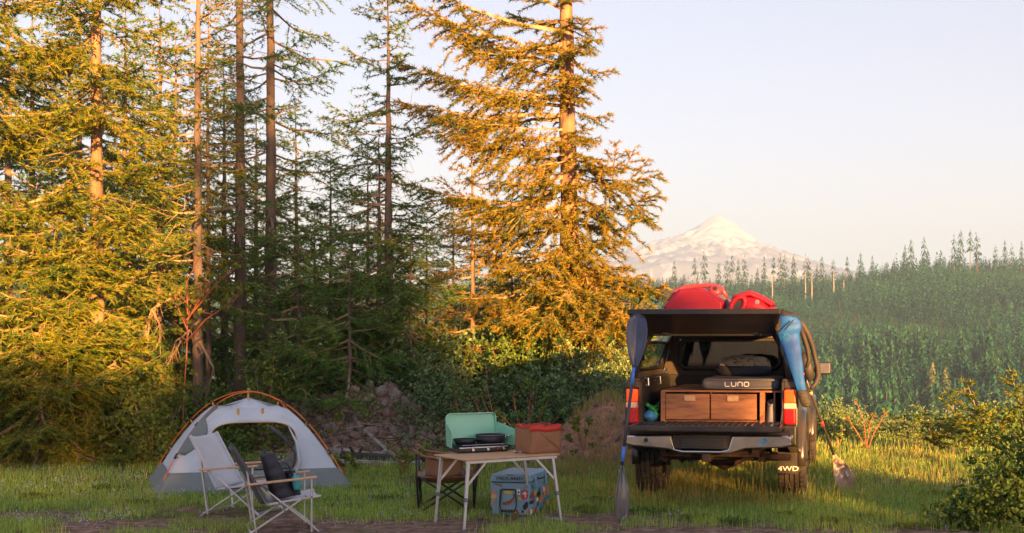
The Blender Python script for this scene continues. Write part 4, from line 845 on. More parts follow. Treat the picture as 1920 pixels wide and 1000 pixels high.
def door(c1, c2, zb, zt, ul, ur, n=56):
    pts = []; a, b = cor[c1], cor[c2]
    for k in range(n): # rounded box: flat top, bowed sides
        t = 2 * math.pi * k / n; c_, s_ = math.cos(t), math.sin(t); q = lambda v, e: math.copysign(abs(v) ** e, v)
        x = q(c_, .55); y = q(s_, .5 if s_ > 0 else .75); pts.append((x, y))
    out = []
    for x, y in pts:
        z = (zb + zt) / 2 + y * (zt - zb) / 2; lat_w = (x + 1) / 2; ll = ul + (ur - ul) * lat_w
        _, s = inv(c1, c2, z, .5); W0 = (edge(c1, 0) - edge(c2, 0)).length; Ws = (edge(c1, s) - edge(c2, s)).length
        u = .5 + (ll - .5) * W0 / Ws; out.append((min(max(u, .06), .94), s))
    return out
front = holed('front_panel', 'FL', 'FR', door('FL', 'FR', .13, .715, .27, .735), tent, M_['fly'])
holed('rear_panel', 'BR', 'BL', door('BR', 'BL', .17, .74, .2, .78), tent, M_['fly'])
for c1, c2 in (('BL', 'FL'), ('FR', 'BR')):
    MB().grid(lambda u, v: face(c1, c2, u, S0 + (1 - S0) * v), 14, 26).build('side_panel', M_['fly'], tent, smooth=True, solid=.003)
# dark mesh wedge between the side panel and the front left pole
MB().grid(lambda u, v: arch('FL', .22 + .42 * v).lerp(face('FL', 'FR', .12 * math.sin(math.pi * min(1, v * 1.3 + .1)) , .22 + .42 * v), u) + Vector((.0, -.012, -.004)), 6, 24).build('mesh_panel', M_['flydark'], tent, smooth=True, solid=.003)
for c1, c2 in (('FL', 'FR'), ('FR', 'BR'), ('BR', 'BL'), ('BL', 'FL')):
    def fb(u, v):
        g_ = (cor[c1].lerp(cor[c2], u)) * 1.03; t_ = face(c1, c2, u, S0 + .062) * 1.03 + Vector((0, 0, -.012)); p = g_.lerp(t_, v); p.z = p.z * 1.0 + (.006 if v == 0 else 0) + .012 * math.sin(u * 40) * v * (1 - v) * 2; return p
    MB().grid(fb, 26, 6).build('base_band', M_['flydark'], tent, smooth=True, solid=.004)
MB().grid(lambda u, v: cor['FL'].lerp(cor['FR'], u).lerp(cor['BL'].lerp(cor['BR'], u), v) * .99 + Vector((0, 0, .02)), 8, 8).build('groundsheet', M_['flydark'], tent)
for c in ('FL', 'FR', 'BL', 'BR'):
    for s in (.2, .42, .64):
        p, q = arch(c, s), edge(c, s); MB().bar(p + Vector((0, 0, .01)), q, .022, .008).build('clip', M_['clip'], tent); MB().bar(arch(c, s - .015), arch(c, s + .015), .018).build('pole_hub', M_['black'], tent)
MB().bar(arch('FL', 1) + Vector((0, 0, .01)), edge('FL', 1), .02, .01).build('clip', M_['clip'], tent)
for u in (.335, .665):
    p = face('FL', 'FR', u, .60); MB().bar(p + Vector((0, -.02, .03)), p + Vector((0, -.03, -.05)), .025, .01).build('toggle', M_['clip'], tent)
# gathered mesh door hanging at the right of the opening
pts = [P(505, 800, 13.2), P(525, 815, 13.25), P(540, 830, 13.3), P(552, 848, 13.3), P(553, 865, 13.3), P(548, 895, 13.3)]
MB().tube([p - TC for p in pts], [.06, .075, .05, .022, .03, .07], 10, flat=(1, .35)).build('mesh_door', M_['mesh'], tent, smooth=True)
MB().tube([p - TC for p in [P(541, 800, 13.25), P(556, 830, 13.28), P(562, 865, 13.25), P(552, 898, 13.2)]], [.02, .06, .08, .06], 10, flat=(1, .25)).build('rolled_door', M_['fly'], tent, smooth=True)
# sleeping bag in the tent
sb = MB(); c = Vector(((415 - CX) / FP * 13.1, 13.1, .1)); 
sb.grid(lambda u, v: c + Vector(((u - .5) * .62, (v - .5) * .3, .13 * math.sin(math.pi * v) ** .6 * (.75 + .25 * abs(math.sin(u * 14))) * min(1, 8 * u, 8 * (1 - u)))), 60, 16)
o = sb.build('sleeping_bag', M_['green'], smooth=True, solid=.004); tag(o, 'green puffy sleeping bag just inside the tent door', 'sleeping bag')

# ------------------------------------------------------------------ low folding armchairs
def armchair(name, label, loc, rz, m, pack=None):
    root = thing(name, label, 'chair', loc, rz); W = .26
    def side(s):
        mb = MB(); x = s * W
        bars = [((x, -.30, 0), (x, .22, .335)), ((x, .34, 0), (x, -.12, .40)), ((x, -.12, .27), (x, -.40, .80)), ((x, -.22, .02), (x, -.30, .60)), ((x * 1.08, .27, 0), (x * 1.08, .27, .50)), ((x, -.13, .275), (x, .36, .335))]
        for i, (a, b) in enumerate(bars): MB().bar(a, b, .017, .028, up=(1, 0, 0)).build('frame_bar', M_['alu'], root, bevel=.003, seg=1)
        MB().bar((x * 1.08, -.30, .47), (x * 1.08, .32, .515), .045, .02).build('armrest', M_['wood'], root, bevel=.006)
        mb = MB()
        for p in ((x, .03, .21), (x, -.12, .29), (x, -.02, .29), (x, .22, .335), (x * 1.08, .27, .33)): mb.cyl((p[0] - .02, p[1], p[2]), (p[0] + .02, p[1], p[2]), .009, 8)
        o_ = mb.build('rivets', M_['steel'], root); o_['kind'] = 'stuff'
        for y in (-.30, .34): MB().bar((x, y - .02, .012), (x, y + .04, .012), .026, .024).build('foot', M_['greycloth'], root)
    side(-1); side(1)
    for p in ((-.27, .12), (.30, .10)): MB().bar((-W, p[0], .03), (W, p[0], .03), .016, .02).build('crossbar', M_['alu'], root)
    MB().bar((-W, .05, .22), (W, .05, .22), .016, .02).build('crossbar', M_['alu'], root)
    bt, bb_, sf = Vector((0, -.41, .81)), Vector((0, -.115, .285)), Vector((0, .345, .345))
    def back(u, v): p = bb_.lerp(bt, v); x = (u - .5) * 2 * (W - .002); sag_ = .055 * (1 - (2 * u - 1) ** 2) * (1 - .4 * v); return Vector((x, p.y - sag_, p.z - sag_ * .35 - .012 * (1 - (2 * u - 1) ** 2) * (v > .98)))
    MB().grid(back, 14, 18).build('backrest', m, root, smooth=True, solid=.006)
    def seat(u, v): p = bb_.lerp(sf, v); x = (u - .5) * 2 * (W - .002); return Vector((x, p.y, p.z - .06 * (1 - (2 * u - 1) ** 2) * (.4 + .6 * math.sin(math.pi * v))))
    MB().grid(seat, 14, 14).build('seat', M_['canvas_l'], root, smooth=True, solid=.006)
    for s in (-1, 1): MB().bar((s * (W), bb_.y, bb_.z - .005), (s * W, bt.y, bt.z + .005), .028, .03, up=(1, 0, 0)).build('canvas_sleeve', m, root, bevel=.005)
    root.scale = (.9, .9, .9); return root
def gz(px, D): x = (px - CX) / FP * D; return Vector((x, D, float(ground_z(x, D))))
chA = armchair('folding_armchair', 'light grey canvas folding armchair with aluminium frame in front of the tent door', gz(452, 11.35), R(-97), M_['canvas_l'])
chB = armchair('folding_armchair', 'charcoal-backed folding armchair, nearer one, carrying a black backpack', gz(522, 10.5), R(-66), M_['canvas_d'])
# backpack on the seat of chair B
bk = thing('backpack', 'black backpack standing on the seat of the nearer folding chair', 'backpack', chB.location + Vector((0, 0, 0)), R(-66)); bk.scale = (.88, .88, .88)
bd = lambda u, v: Vector((.20 * (1 - .25 * v ** 3) * math.copysign(abs(math.cos(u * 2 * math.pi)) ** .6, math.cos(u * 2 * math.pi)) + .01 * math.sin(v * 25), .04 - .14 * v + (.115 * (1 - .35 * v)) * math.copysign(abs(math.sin(u * 2 * math.pi)) ** .7, math.sin(u * 2 * math.pi)), .33 + .41 * v + .012 * math.sin(u * 19)))
mb = MB(); mb.grid(bd, 28, 16, closed_u=True); b0 = len(mb.v); mb.add([Vector((0, -.10, .76))] , []); mb.f += [(15 * 28 + i, 15 * 28 + (i + 1) % 28, b0) for i in range(28)]; mb.mi += [0] * 28
mb.build('main_body', M_['pack'], bk, smooth=True)
mb = MB(); mb.grid(lambda u, v: Vector((.13 * math.cos(u * 2 * math.pi) ** 1, .155 - .05 * v + .055 * math.sin(u * 2 * math.pi), .34 + .22 * v)), 20, 6, closed_u=True); mb.build('front_pocket', M_['pack'], bk, smooth=True)
MB().tube([(-.05, -.12, .74), (0, -.14, .79), (.05, -.12, .74)], .009, 6).build('grab_handle', M_['black'], bk, smooth=True)
for s in (-1, 1): MB().tube([(s * .1, -.05, .72), (s * .13, .10, .62), (s * .12, .16, .45), (s * .12, .16, .36)], .012, 6, flat=(1.4, .4)).build('strap', M_['black'], bk, smooth=True)
wb = MB(); wb.lathe([(0, 0), (.03, 0), (.032, .02), (.032, .10), (.02, .115), (.012, .12), (.012, .14), (0, .14)], (0, 0, 0), 14); o = wb.build('water_bottle', M_['sticker_teal'], smooth=True)
o.location = chB.matrix_basis @ Vector((.19, .11, .40)) if False else (Matrix.Translation(chB.location) @ Matrix.Rotation(R(-66), 4, 'Z')) @ Vector((.17, .14, .36)); o.rotation_euler = (R(10), R(-8), 0); tag(o, 'small teal bottle tucked at the side of the backpack', 'bottle')

# ------------------------------------------------------------------ kitchen table
tz = .615
cFL, cFR, cBL = P(873, 862, 10.2), P(1050, 850, 10.75), P(825, 848, 10.85)
for q in (cFL, cFR, cBL): q.z = tz
e1 = (cFR - cFL).normalized(); e2 = Vector((-e1.y, e1.x, 0)); TL = (cFR - cFL).length; TW = .61
t_rz = math.atan2(e1.y, e1.x); org = Vector((cFL.x, cFL.y, 0))
tb = thing('folding_table', 'bamboo-topped folding table with telescopic aluminium legs', 'table', org, t_rz)
tz0 = float(ground_z(cFL.x, cFL.y))
for i in range(2): MB().box((TL * (.25 + .5 * i), TW / 2, tz - .008), (TL / 2 - .002, TW, .016)).build('top_board', M_['bamboo'], tb, bevel=.01, seg=3)
MB().box((TL / 2, .03, tz - .028), (TL - .04, .02, .024)).build('rail', M_['alu'], tb); MB().box((TL / 2, TW - .03, tz - .028), (TL - .04, .02, .024)).build('rail', M_['alu'], tb)
for i, (x, y, sx, sy) in enumerate(((.05, .05, .25, -.2), (TL - .05, .05, .75, -.2), (.05, TW - .05, -.25, .8), (TL - .05, TW - .05, 1, .8))):
    dx = (-.045 if i % 2 == 0 else .085); dy = -.01 if y < .1 else .03
    w_ = (org + e1 * (x + dx) + e2 * (y + dy)); gzz = float(ground_z(w_.x, w_.y))
    top, bot = Vector((x, y, tz - .02)), Vector((x + dx, y + dy, gzz)); mid = top.lerp(bot, .55)
    lg = MB().bar(top, mid, .027, .027, up=(1, 0, 0)).build('leg', M_['alu'], tb, bevel=.004)
    MB().bar(mid + (top - mid) * .04, bot, .021, .021, up=(1, 0, 0)).build('lower_tube', M_['alu'], lg, bevel=.003)
    MB().bar(mid + (top - mid) * .05, mid - (top - mid) * .06, .032, .032, up=(1, 0, 0)).build('collar', M_['greycloth'], lg, bevel=.004)
    MB().cyl(bot, bot + Vector((0, 0, .02)), .018, 10).build('foot', M_['greycloth'], lg)
    MB().bar((x + (.17 if i % 2 == 0 else -.17), y, tz - .03), top.lerp(bot, .36) + Vector((0, .0, 0)), .012, .018).build('brace', M_['alu'], tb)

# stove
def on_table(px, py, z=tz): D = FP * (CH - z) / (py - YH); return Vector(((px - CX) / FP * D, D, z))
so = on_table(860, 851); st = thing('camp_stove', 'two-burner camp stove with raised mint green lid on the table', 'camp stove', so, t_rz - R(6))
SW, SD = .47, .30
MB().box((SW / 2, SD / 2, .028), (SW, SD, .048), taper=.98).build('body', M_['iron'], st, bevel=.012, seg=3)
MB().box((SW / 2, .004, .046), (SW * .97, .012, .012)).build('front_trim', M_['steel'], st, bevel=.003)
for i, x in enumerate((.13, .27, .36, .42)):
    o = MB().cyl((x, -.016, .028), (x, .002, .028), .013 if i != 2 else .008, 14).build('knob', M_['steel'] if i != 2 else M_['red'], st, smooth=False, bevel=.002)
gr_ = MB()
for x in np.linspace(.05, SW - .05, 9): gr_.tube([(x, .03, .068), (x, SD - .04, .068)], .0028, 5)
for y in (.03, SD / 2, SD - .04): gr_.tube([(.04, y, .066), (SW - .04, y, .066)], .003, 5)
gr_.build('grate', M_['steel'], st)
for x in (.13, .35):
    MB().lathe([(.0, .05), (.045, .05), (.045, .06), (.03, .066), (0, .066)], (x, .15, 0), 18).build('burner', M_['iron'], st, smooth=True)
LH = .275
M = frame((0, SD + .005, .055), (1, 0, 0), (0, .10, 1))
rp = [(0, 0), (SW, 0)] + [(SW - .04 + .04 * math.cos(a), LH - .04 + .04 * math.sin(a)) for a in np.linspace(0, math.pi / 2, 6)] + [(.04 + .04 * math.cos(a), LH - .04 + .04 * math.sin(a)) for a in np.linspace(math.pi / 2, math.pi, 6)]
lid = MB().prism(rp, M, -.006).build('lid', M_['mint'], st, bevel=.002)
rim = [M @ Vector((x, y, .012)) for x, y in rp[1:] + rp[:1]]
MB().tube(rim, .013, 6, flat=(.45, 1.3), cap=True).build('lid_rim', M_['mint'], lid, smooth=False)
text('embossed_lettering', 'KENSINGTON'[:0] + 'CAMPFIRE'[:0] + 'KEN STILL', .05, M @ Matrix.Translation((SW * .52, .15, .004)), M_['mint'], lid, .004, 1.0, 1.2) if False else None
for s in (0, 1):
    x0 = .0 if s == 0 else SW; ang = R(64 if s == 0 else 40); d = Vector((math.cos(ang) * (-1 if s == 0 else 1) * .35, -math.sin(ang), 0)).normalized()
    Mw = frame((x0, SD - .0, .045), d, (0, 0, 1)); w = .26
    MB().prism([(0, 0), (w, 0), (w, .135), (w - .03, .15), (.03, .20), (0, .20)], Mw, .005).build('wind_wing', M_['mint'], st, bevel=.002)
# skillet and saute pan
sT = Matrix.Translation(so) @ Matrix.Rotation(t_rz - R(6), 4, 'Z')
def place(o, v, rz=0): o.location = sT @ Vector(v); o.rotation_euler = (0, 0, t_rz + rz)
k1 = thing('skillet', 'smaller black cast iron skillet on the left burner', 'skillet'); MB().lathe([(0, 0), (.085, 0), (.11, .045), (.104, .045), (.082, .006), (0, .006)], n=32).build('pan', M_['iron'], k1, smooth=True, ); MB().bar((.105, 0, .036), (.22, 0, .040), .026, .010).build('handle', M_['iron'], k1, bevel=.004); place(k1, (.12, .155, .071), R(-28))
k2 = thing('saute_pan', 'bigger black saute pan with steel handle on the right burner', 'pan'); MB().lathe([(0, 0), (.115, 0), (.128, .02), (.130, .07), (.124, .07), (.12, .008), (0, .008)], n=36).build('pan', M_['iron'], k2, smooth=True); MB().lathe([(.126, .066), (.1345, .07), (.1345, .076), (.124, .074)], n=36).build('lip', M_['greycloth'], k2, smooth=True)
MB().tube([(.128, 0, .055), (.16, 0, .062), (.30, 0, .066)], [.008, .010, .012], 8, flat=(1.3, .5)).build('handle', M_['steel'], k2, smooth=True); MB().box((.135, 0, .055), (.02, .035, .03)).build('bracket', M_['steel'], k2, bevel=.004); place(k2, (.36, .165, .071), R(-22))
# black gas bottle behind
gb = thing('gas_bottle', 'dark gas bottle standing between stove and food bag', 'gas bottle', on_table(946, 838.5, tz) + Vector((0, 0, .002)), 0)
MB().lathe([(0, 0), (.045, 0), (.052, .01), (.054, .12), (.045, .16), (.02, .185), (.018, .20), (0, .20)], n=20).build('bottle', M_['iron'], gb, smooth=True); MB().cyl((0, 0, .195), (0, 0, .225), .014, 10).build('valve', M_['steel'], gb)
MB().tube([(-.02, 0, .215), (-.05, -.08, .16), (-.09, -.16, .09)], .005, 6).build('feed_pipe', M_['steel'], gb, smooth=True)
# food bag
bo = on_table(993, 852); bl_ = t_rz - R(3)
fb_ = thing('food_bag', 'brown canvas cooler bag with red rim, open on the table', 'bag', bo + Vector((0, 0, .001)), bl_)
BW, BD, BH = .30, .27, .235
mb = MB()
def bagf(i, u, v):
    w = BW + .012 * math.sin(v * math.pi); d = BD + .012 * math.sin(v * math.pi); dent = .012 * math.sin(u * math.pi) * math.sin(v * math.pi)
    if i == 0: p = Vector((u * w, -dent * .5 + .01 * abs(u - v), 0))
    elif i == 1: p = Vector((w + dent, u * d, 0))
    elif i == 2: p = Vector((w - u * w, d + dent, 0))
    else: p = Vector((-dent, d - u * d, 0))
    return p + Vector((.01 * v * math.sin(u * 9), .006 * math.sin(u * 11 + 1) * v, v * BH + .006 * math.sin(u * 8) * v))
for i in range(4): mb.grid(lambda u, v: bagf(i, u, v), 14, 12)
mb.add([(0, 0, 0), (BW, 0, 0), (BW, BD, 0), (0, BD, 0)], [(0, 3, 2, 1)])
mb.build('bag_body', M_['bag'], fb_, smooth=True, solid=.006)
mb = MB()
for i in range(4):
    mb.grid(lambda u, v: bagf(i, u, (BH - .045 * v) / BH) + [Vector((0, -.006, 0)), Vector((.006, 0, 0)), Vector((0, .006, 0)), Vector((-.006, 0, 0))][i] + Vector((0, 0, .004)), 14, 3) if i < 2 else mb.grid(lambda u, v: bagf(i, u, (BH - .015 * v) / BH) + [0, 0, Vector((0, .006, 0)), Vector((-.006, 0, 0))][i] + Vector((0, 0, .004)), 14, 2)
mb.build('red_rim', M_['red'], fb_, smooth=True, solid=.004)
ring = [bagf(i, u, 1) + Vector((0, 0, .006)) for i in range(4) for u in np.linspace(0, .93, 10)]
MB().tube(ring + ring[:1], .005, 6, cap=False).build('rim_piping', M_['red'], fb_, smooth=True)
cr = Vector((BW * .9, -.004, 0)); MB().tube([Vector((.10, -.006, .18)), Vector((.19, -.010, .11)), Vector((.29, -.006, .035))], .003, 5).build('seam', M_['sticker_brown'], fb_)
for k, (x, y, w, m, lab) in enumerate(((.09, .13, .10, 'black', 'black packet standing in the food bag'), (.19, .16, .08, 'greycloth', 'grey pouch standing in the food bag'), (.25, .12, .05, 'sticker_teal', 'teal packet standing in the food bag'))):
    o = MB().box((0, 0, .11), (w, .05, .22), rot=Matrix.Rotation(.2 * k, 3, 'Y')).build('food_packet', M_[m], bevel=.01); o.location = (Matrix.Translation(bo) @ Matrix.Rotation(bl_, 4, 'Z')) @ Vector((x, y, .01)); o.rotation_euler = (0, 0, bl_); tag(o, lab, 'packet')
nk = MB().grid(lambda u, v: Vector((u * .10, v * .12, .004 + .01 * math.sin(u * 5 + v * 3) ** 2)), 8, 8).build('paper_napkin', M_['canvas_l'], smooth=True, solid=.002); nk.location = on_table(962, 850, tz) + Vector((0, 0, .001)); tag(nk, 'folded pale cloth lying between stove and food bag', 'napkin')

# ------------------------------------------------------------------ hard cooler
co = gz(918, 11.25); c_rz = R(-9)
cl = thing('hard_cooler', 'pale blue hard cooler covered in stickers under the table', 'cooler', co, c_rz)
CW, CDp, CHh = .385, .60, .385
MB().box((CW / 2, CDp / 2, .15), (CW * .91, CDp * .95, .30), taper=1.08).build('tub', M_['cooler'], cl, bevel=.022, seg=4)
MB().box((CW / 2, CDp / 2, .285), (CW * .985, CDp, .035)).build('collar', M_['cooler'], cl, bevel=.010, seg=2)
MB().box((CW / 2, CDp / 2, .345), (CW * 1.01, CDp * 1.01, .075), taper=.96).build('lid', M_['cooler'], cl, bevel=.02, seg=4)
MB().box((CW / 2, .004, .385 - .003), (.06, .03, .01)).build('lid_notch', M_['cooler'], cl, bevel=.004)
for x in (.085, .345): MB().box((x, -.004, .14), (.020, .03, .25)).build('rib', M_['cooler'], cl, bevel=.008)
text('lettering', 'MIDLAND', .042, frame((.19, -.0045, .343), (1, 0, 0), (0, .12, 1)), M_['ink'], cl, .002, 1.05, 1.3)
fy = .004
def stick(name, poly, m, y=fy, par=cl): # flat sticker on the end face
    return MB().prism([(x, z) for x, z in poly], frame((0, y, 0), (1, 0, 0), (0, -.045, 1)), .0016).build(name, M_[m], par)
def rect(x, z, w, h): return [(x - w / 2, z - h / 2), (x + w / 2, z - h / 2), (x + w / 2, z + h / 2), (x - w / 2, z + h / 2)]
def disc(x, z, r, r2=None, n=18): return [(x + r * math.cos(a), z + (r2 or r) * math.sin(a)) for a in np.linspace(0, 2 * math.pi, n, endpoint=False)]
# black loop handle round the trout sticker
hp = [(.115, -.012, .24), (.105, -.022, .10), (.12, -.03, .05), (.245, -.03, .05), (.262, -.022, .10), (.25, -.012, .24), (.24, -.010, .245), (.125, -.010, .245), (.115, -.012, .24)]
MB().tube(hp, .007, 7, cap=False).build('rope_handle', M_['black'], cl, smooth=True); MB().cyl((.12, -.032, .052), (.245, -.032, .052), .012, 12).build('handle_grip', M_['black'], cl)
stick('sticker', disc(.18, .215, .042, .018), 'sticker_yellow'); stick('sticker', [(.12, .105), (.16, .10), (.20, .125), (.235, .165), (.245, .20), (.225, .205), (.228, .18), (.20, .15), (.165, .135), (.125, .125)], 'sticker_brown'); stick('sticker', [(.14, .098), (.17, .096), (.215, .122), (.235, .15), (.22, .145), (.19, .12)], 'trout_red', fy - .002)
stick('sticker', rect(.045, .215, .05, .03), 'sticker_pink'); stick('sticker', rect(.045, .178, .05, .035), 'sticker_yellow'); stick('sticker', rect(.042, .115, .055, .055), 'sticker_grey'); stick('sticker', [(.02, .10), (.06, .135), (.06, .128), (.02, .092)], 'sticker_red', fy - .002)
stick('sticker', rect(.278, .225, .032, .05), 'white', fy - .003); stick('sticker', [(.266, .215), (.29, .215), (.278, .235)], 'ink', fy - .005); stick('sticker', disc(.288, .165, .017), 'sticker_yellow')
stick('sticker', [(.315, .235), (.345, .25), (.372, .235), (.372, .175), (.345, .155), (.315, .18)], 'sticker_red', fy - .024); stick('sticker', [(.322, .205), (.345, .235), (.35, .235), (.335, .205), (.345, .205), (.345, .18), (.352, .18), (.352, .21), (.365, .21), (.365, .216), (.322, .214)], 'white', fy - .027)
stick('sticker', [(.32, .10), (.36, .145), (.372, .13), (.372, .09), (.345, .06), (.33, .065)], 'ink', fy - .024); text('lettering', '80', .05, frame((.347, fy - .028, .098), (1, 0, .35), (-.3, 0, 1)), M_['white'], cl)
stick('sticker', disc(.245, .035, .03), 'sticker_brown'); stick('sticker', [(.228, .028), (.245, .055), (.262, .028)], 'sticker_orange', fy - .002); stick('sticker', rect(.312, .032, .05, .03), 'sticker_grey', fy - .001); stick('sticker', disc(.31, .045, .012), 'ink', fy - .004)
stick('sticker', disc(.365, .035, .009, .035), 'sticker_orange', fy - .012)
stick('sticker', [(.045, .292), (.085, .283), (.13, .272), (.125, .285), (.09, .296), (.05, .298)], 'sticker_brown', -.006); stick('sticker', rect(.33, .283, .055, .016), 'sticker_grey', -.006)
rgs = np.random.default_rng(3); Ms = frame((CW * .995, 0, 0), (0, 1, 0), (.05, 0, 1)); cols = ['white', 'ink', 'sticker_red', 'sticker_teal', 'sticker_orange', 'sticker_grey', 'sticker_yellow', 'sticker_blue', 'sticker_pink']
for k in range(22):
    y, z, w, h = .05 + .5 * (k % 7) / 6 + rgs.uniform(-.03, .03), .05 + .07 * (k // 7) + rgs.uniform(-.02, .02), rgs.uniform(.03, .10), rgs.uniform(.025, .08)
    poly = rect(y, z, w, h) if k % 3 else disc(y, z, w / 2, h / 2)
    o = MB().prism(poly, Ms, .002 + .0004 * k).build('sticker', M_[cols[(k * 4) % 9]], cl)
for y in (.13, .47):
    MB().box((CW * 1.02 + .008, y, .30), (.02, .04, .10)).build('latch', M_['cooler'], cl, bevel=.005); MB().tube([(CW + .02, y, .345), (CW + .055, y - .01, .335), (CW + .075, y, .34)], .007, 6).build('rubber_pull', M_['black'], cl, smooth=True)

# ------------------------------------------------------------------ brown quad chair with a jacket
qo = gz(838, 11.65); q_rz = R(100)
qc = thing('camping_chair', 'brown fabric camping chair with black crossed legs behind the table', 'chair', qo, q_rz)   # local y: the way it faces
QW, Q0, Q1 = .27, -.25, .25
F_ = {k: Vector(v) for k, v in dict(fl=(-QW, Q1, 0), fr=(QW, Q1, 0), bl=(-QW, Q0, 0), br=(QW, Q0, 0)).items()}
seatc = {'fl': Vector((-QW, Q1, .34)), 'fr': Vector((QW, Q1, .34)), 'bl': Vector((-QW, Q0, .32)), 'br': Vector((QW, Q0, .32))}
for a, b in (('fl', 'fr'), ('bl', 'br'), ('fl', 'bl'), ('fr', 'br')):
    for p, q in ((a, b), (b, a)): MB().tube([F_[p], seatc[q]], .010, 7).build('leg', M_['black'], qc, smooth=True)
for k in F_: MB().cyl(F_[k], F_[k] + Vector((0, 0, .025)), .018, 8).build('foot', M_['black'], qc)
for s in (-1, 1):
    MB().tube([F_['fl' if s < 0 else 'fr'] + Vector((0, 0, .05)), Vector((s * QW, Q1 + .02, .34)), Vector((s * QW * 1.08, Q1 + .02, .55))], .010, 7).build('arm_post', M_['black'], qc, smooth=True)
    MB().tube([Vector((s * QW, Q0, .02)), Vector((s * QW, Q0 - .03, .34)), Vector((s * QW, Q0 - .12, .80))], .010, 7).build('back_post', M_['black'], qc, smooth=True)
    MB().grid(lambda u, v: Vector((s * QW * 1.08 + (v - .5) * .06, Q1 + .05 - u * .60, .555 - .05 * math.sin(math.pi * u) + (.03 if u < .1 else 0))), 16, 4).build('armrest', M_['chairbrown'], qc, smooth=True, solid=.014)
    MB().grid(lambda u, v: Vector((s * QW * 1.04, Q1 - .06 - u * .34, .36 + .17 * v - .03 * math.sin(math.pi * u))), 8, 6).build('side_pocket', M_['chairbrown'], qc, smooth=True, solid=.008)
MB().grid(lambda u, v: Vector(((u - .5) * 2 * QW, Q0 + (Q1 + .03 - Q0) * v, .335 - .085 * math.sin(math.pi * u) * (.5 + .5 * math.sin(math.pi * v)))), 14, 14).build('seat', M_['chairbrown'], qc, smooth=True, solid=.012)
MB().grid(lambda u, v: Vector(((u - .5) * 2 * QW * (1 - .1 * v), Q0 - .12 * v - .05 * math.sin(math.pi * u), .33 + .46 * v + .012 * math.sin(u * 30) * v)), 30, 16).build('backrest', M_['chairbrown'], qc, smooth=True, solid=.010)
jk = MB().grid(lambda u, v: Vector(((u - .5) * .46, -.16 + .38 * v, .335 + .11 * math.exp(-((u - .55) ** 2) * 9) * math.exp(-((v - .4) ** 2) * 5) * 1.3 + .018 * math.sin(u * 17 + v * 5) * math.sin(v * 13) - .03 * math.sin(math.pi * u))), 34, 28).build('jacket', M_['greycloth'], smooth=True, solid=.02); jk.location = qo; jk.rotation_euler = (0, 0, q_rz); tag(jk, 'crumpled dark grey jacket lying on the brown camping chair', 'jacket')
bx = MB().box((0, 0, .008), (.09, .06, .016)).build('small_box', M_['sticker_pink'], bevel=.003); bx.location = (Matrix.Translation(qo) @ Matrix.Rotation(q_rz, 4, 'Z')) @ Vector((-.10, .17, .325)); bx.rotation_euler = (0, R(-8), q_rz); tag(bx, 'small pale flat box on the seat of the brown camping chair', 'box')
# ------------------------------------------------------------------ truck materials
M_['paint'] = mat('dusty_black_paint', (.022, .021, .023), .28, .2, 0, 5, col2=(.055, .045, .038), coat=.4, detail=8)
M_['liner'] = mat('bed_liner', (.030, .028, .028), .7, 0, .25, 14, .3, 60)
M_['chrome'] = mat('chrome', (.46, .44, .42), .2, 1, .12, 7, .04, 12)
M_['rubber'] = mat('tyre_rubber', (.045, .038, .033), .85, 0, 0, 8, .3, 50, col2=(.022, .021, .021))
M_['tan'] = mat('canopy_lining', (.075, .06, .05), .9, 0, .1, 6, .3, 60)
M_['ply'] = mat('plywood', (.36, .155, .065), .65, 0, 0, 5, .1, 30, col2=(.20, .085, .042), stretch=(1, 6, 6))
M_['rust'] = mat('rusty_underbody', (.10, .05, .035), .85, .2, 0, 9, .4, 40, col2=(.03, .02, .018))
M_['lens_o'] = mat('orange_lens', (.85, .10, .015), .2, 0, .08, 20, coat=.5); M_['lens_w'] = mat('clear_lens', (.70, .45, .35), .2, 0, .05, 20, coat=.5); M_['lens_r'] = mat('red_lens', (.55, .008, .012), .2, 0, .1, 20, coat=.5)
M_['kayak'] = mat('red_kayak_shell', (.34, .001, .022), .55, 0, .12, 3, .08, 20); M_['pinkrim'] = mat('pale_kayak_rim', (.36, .04, .06), .4, 0, .05, 4)
M_['pfd'] = mat('red_nylon', (.34, .003, .022), .6, 0, .06, 5, .5, 16)
M_['blue'] = mat('blue_neoprene', (.003, .055, .36), .6, 0, 0, 3.2, .35, 9, col2=(.010, .14, .46)); M_['neo'] = mat('black_neoprene', (.032, .026, .024), .7, 0, .2, 5, .35, 10)
M_['foam'] = mat('mattress_fabric', (.085, .085, .10), .75, 0, .06, 6, .15, 90); M_['pillow'] = mat('fleece', (.42, .30, .18), .95, 0, 0, 22, .8, 50, col2=(.10, .07, .05), lo=.36, hi=.46)
M_['blade'] = mat('paddle_blade', (.035, .042, .10), .3, 0, 0, 9, col2=(.018, .02, .04), stretch=(3, 3, .6), coat=.4); M_['bladetan'] = mat('sunlit_tan_paddle_blade', (.66, .48, .38), .4, 0, 0, 10, col2=(.42, .28, .21)); M_['bladedark'] = mat('dark_paddle_blade', (.035, .035, .04), .22, 0, 0, 14, col2=(.14, .13, .12), stretch=(4, 4, .5), coat=.6, lo=.45, hi=.8)  # the tan blade is brightened for the sunlight falling on it
M_['shaft'] = mat('carbon_shaft', (.045, .042, .045), .35, 0, .15, 20); M_['bluetape'] = mat('blue_tape', (.05, .20, .62), .5, 0, .05, 8)
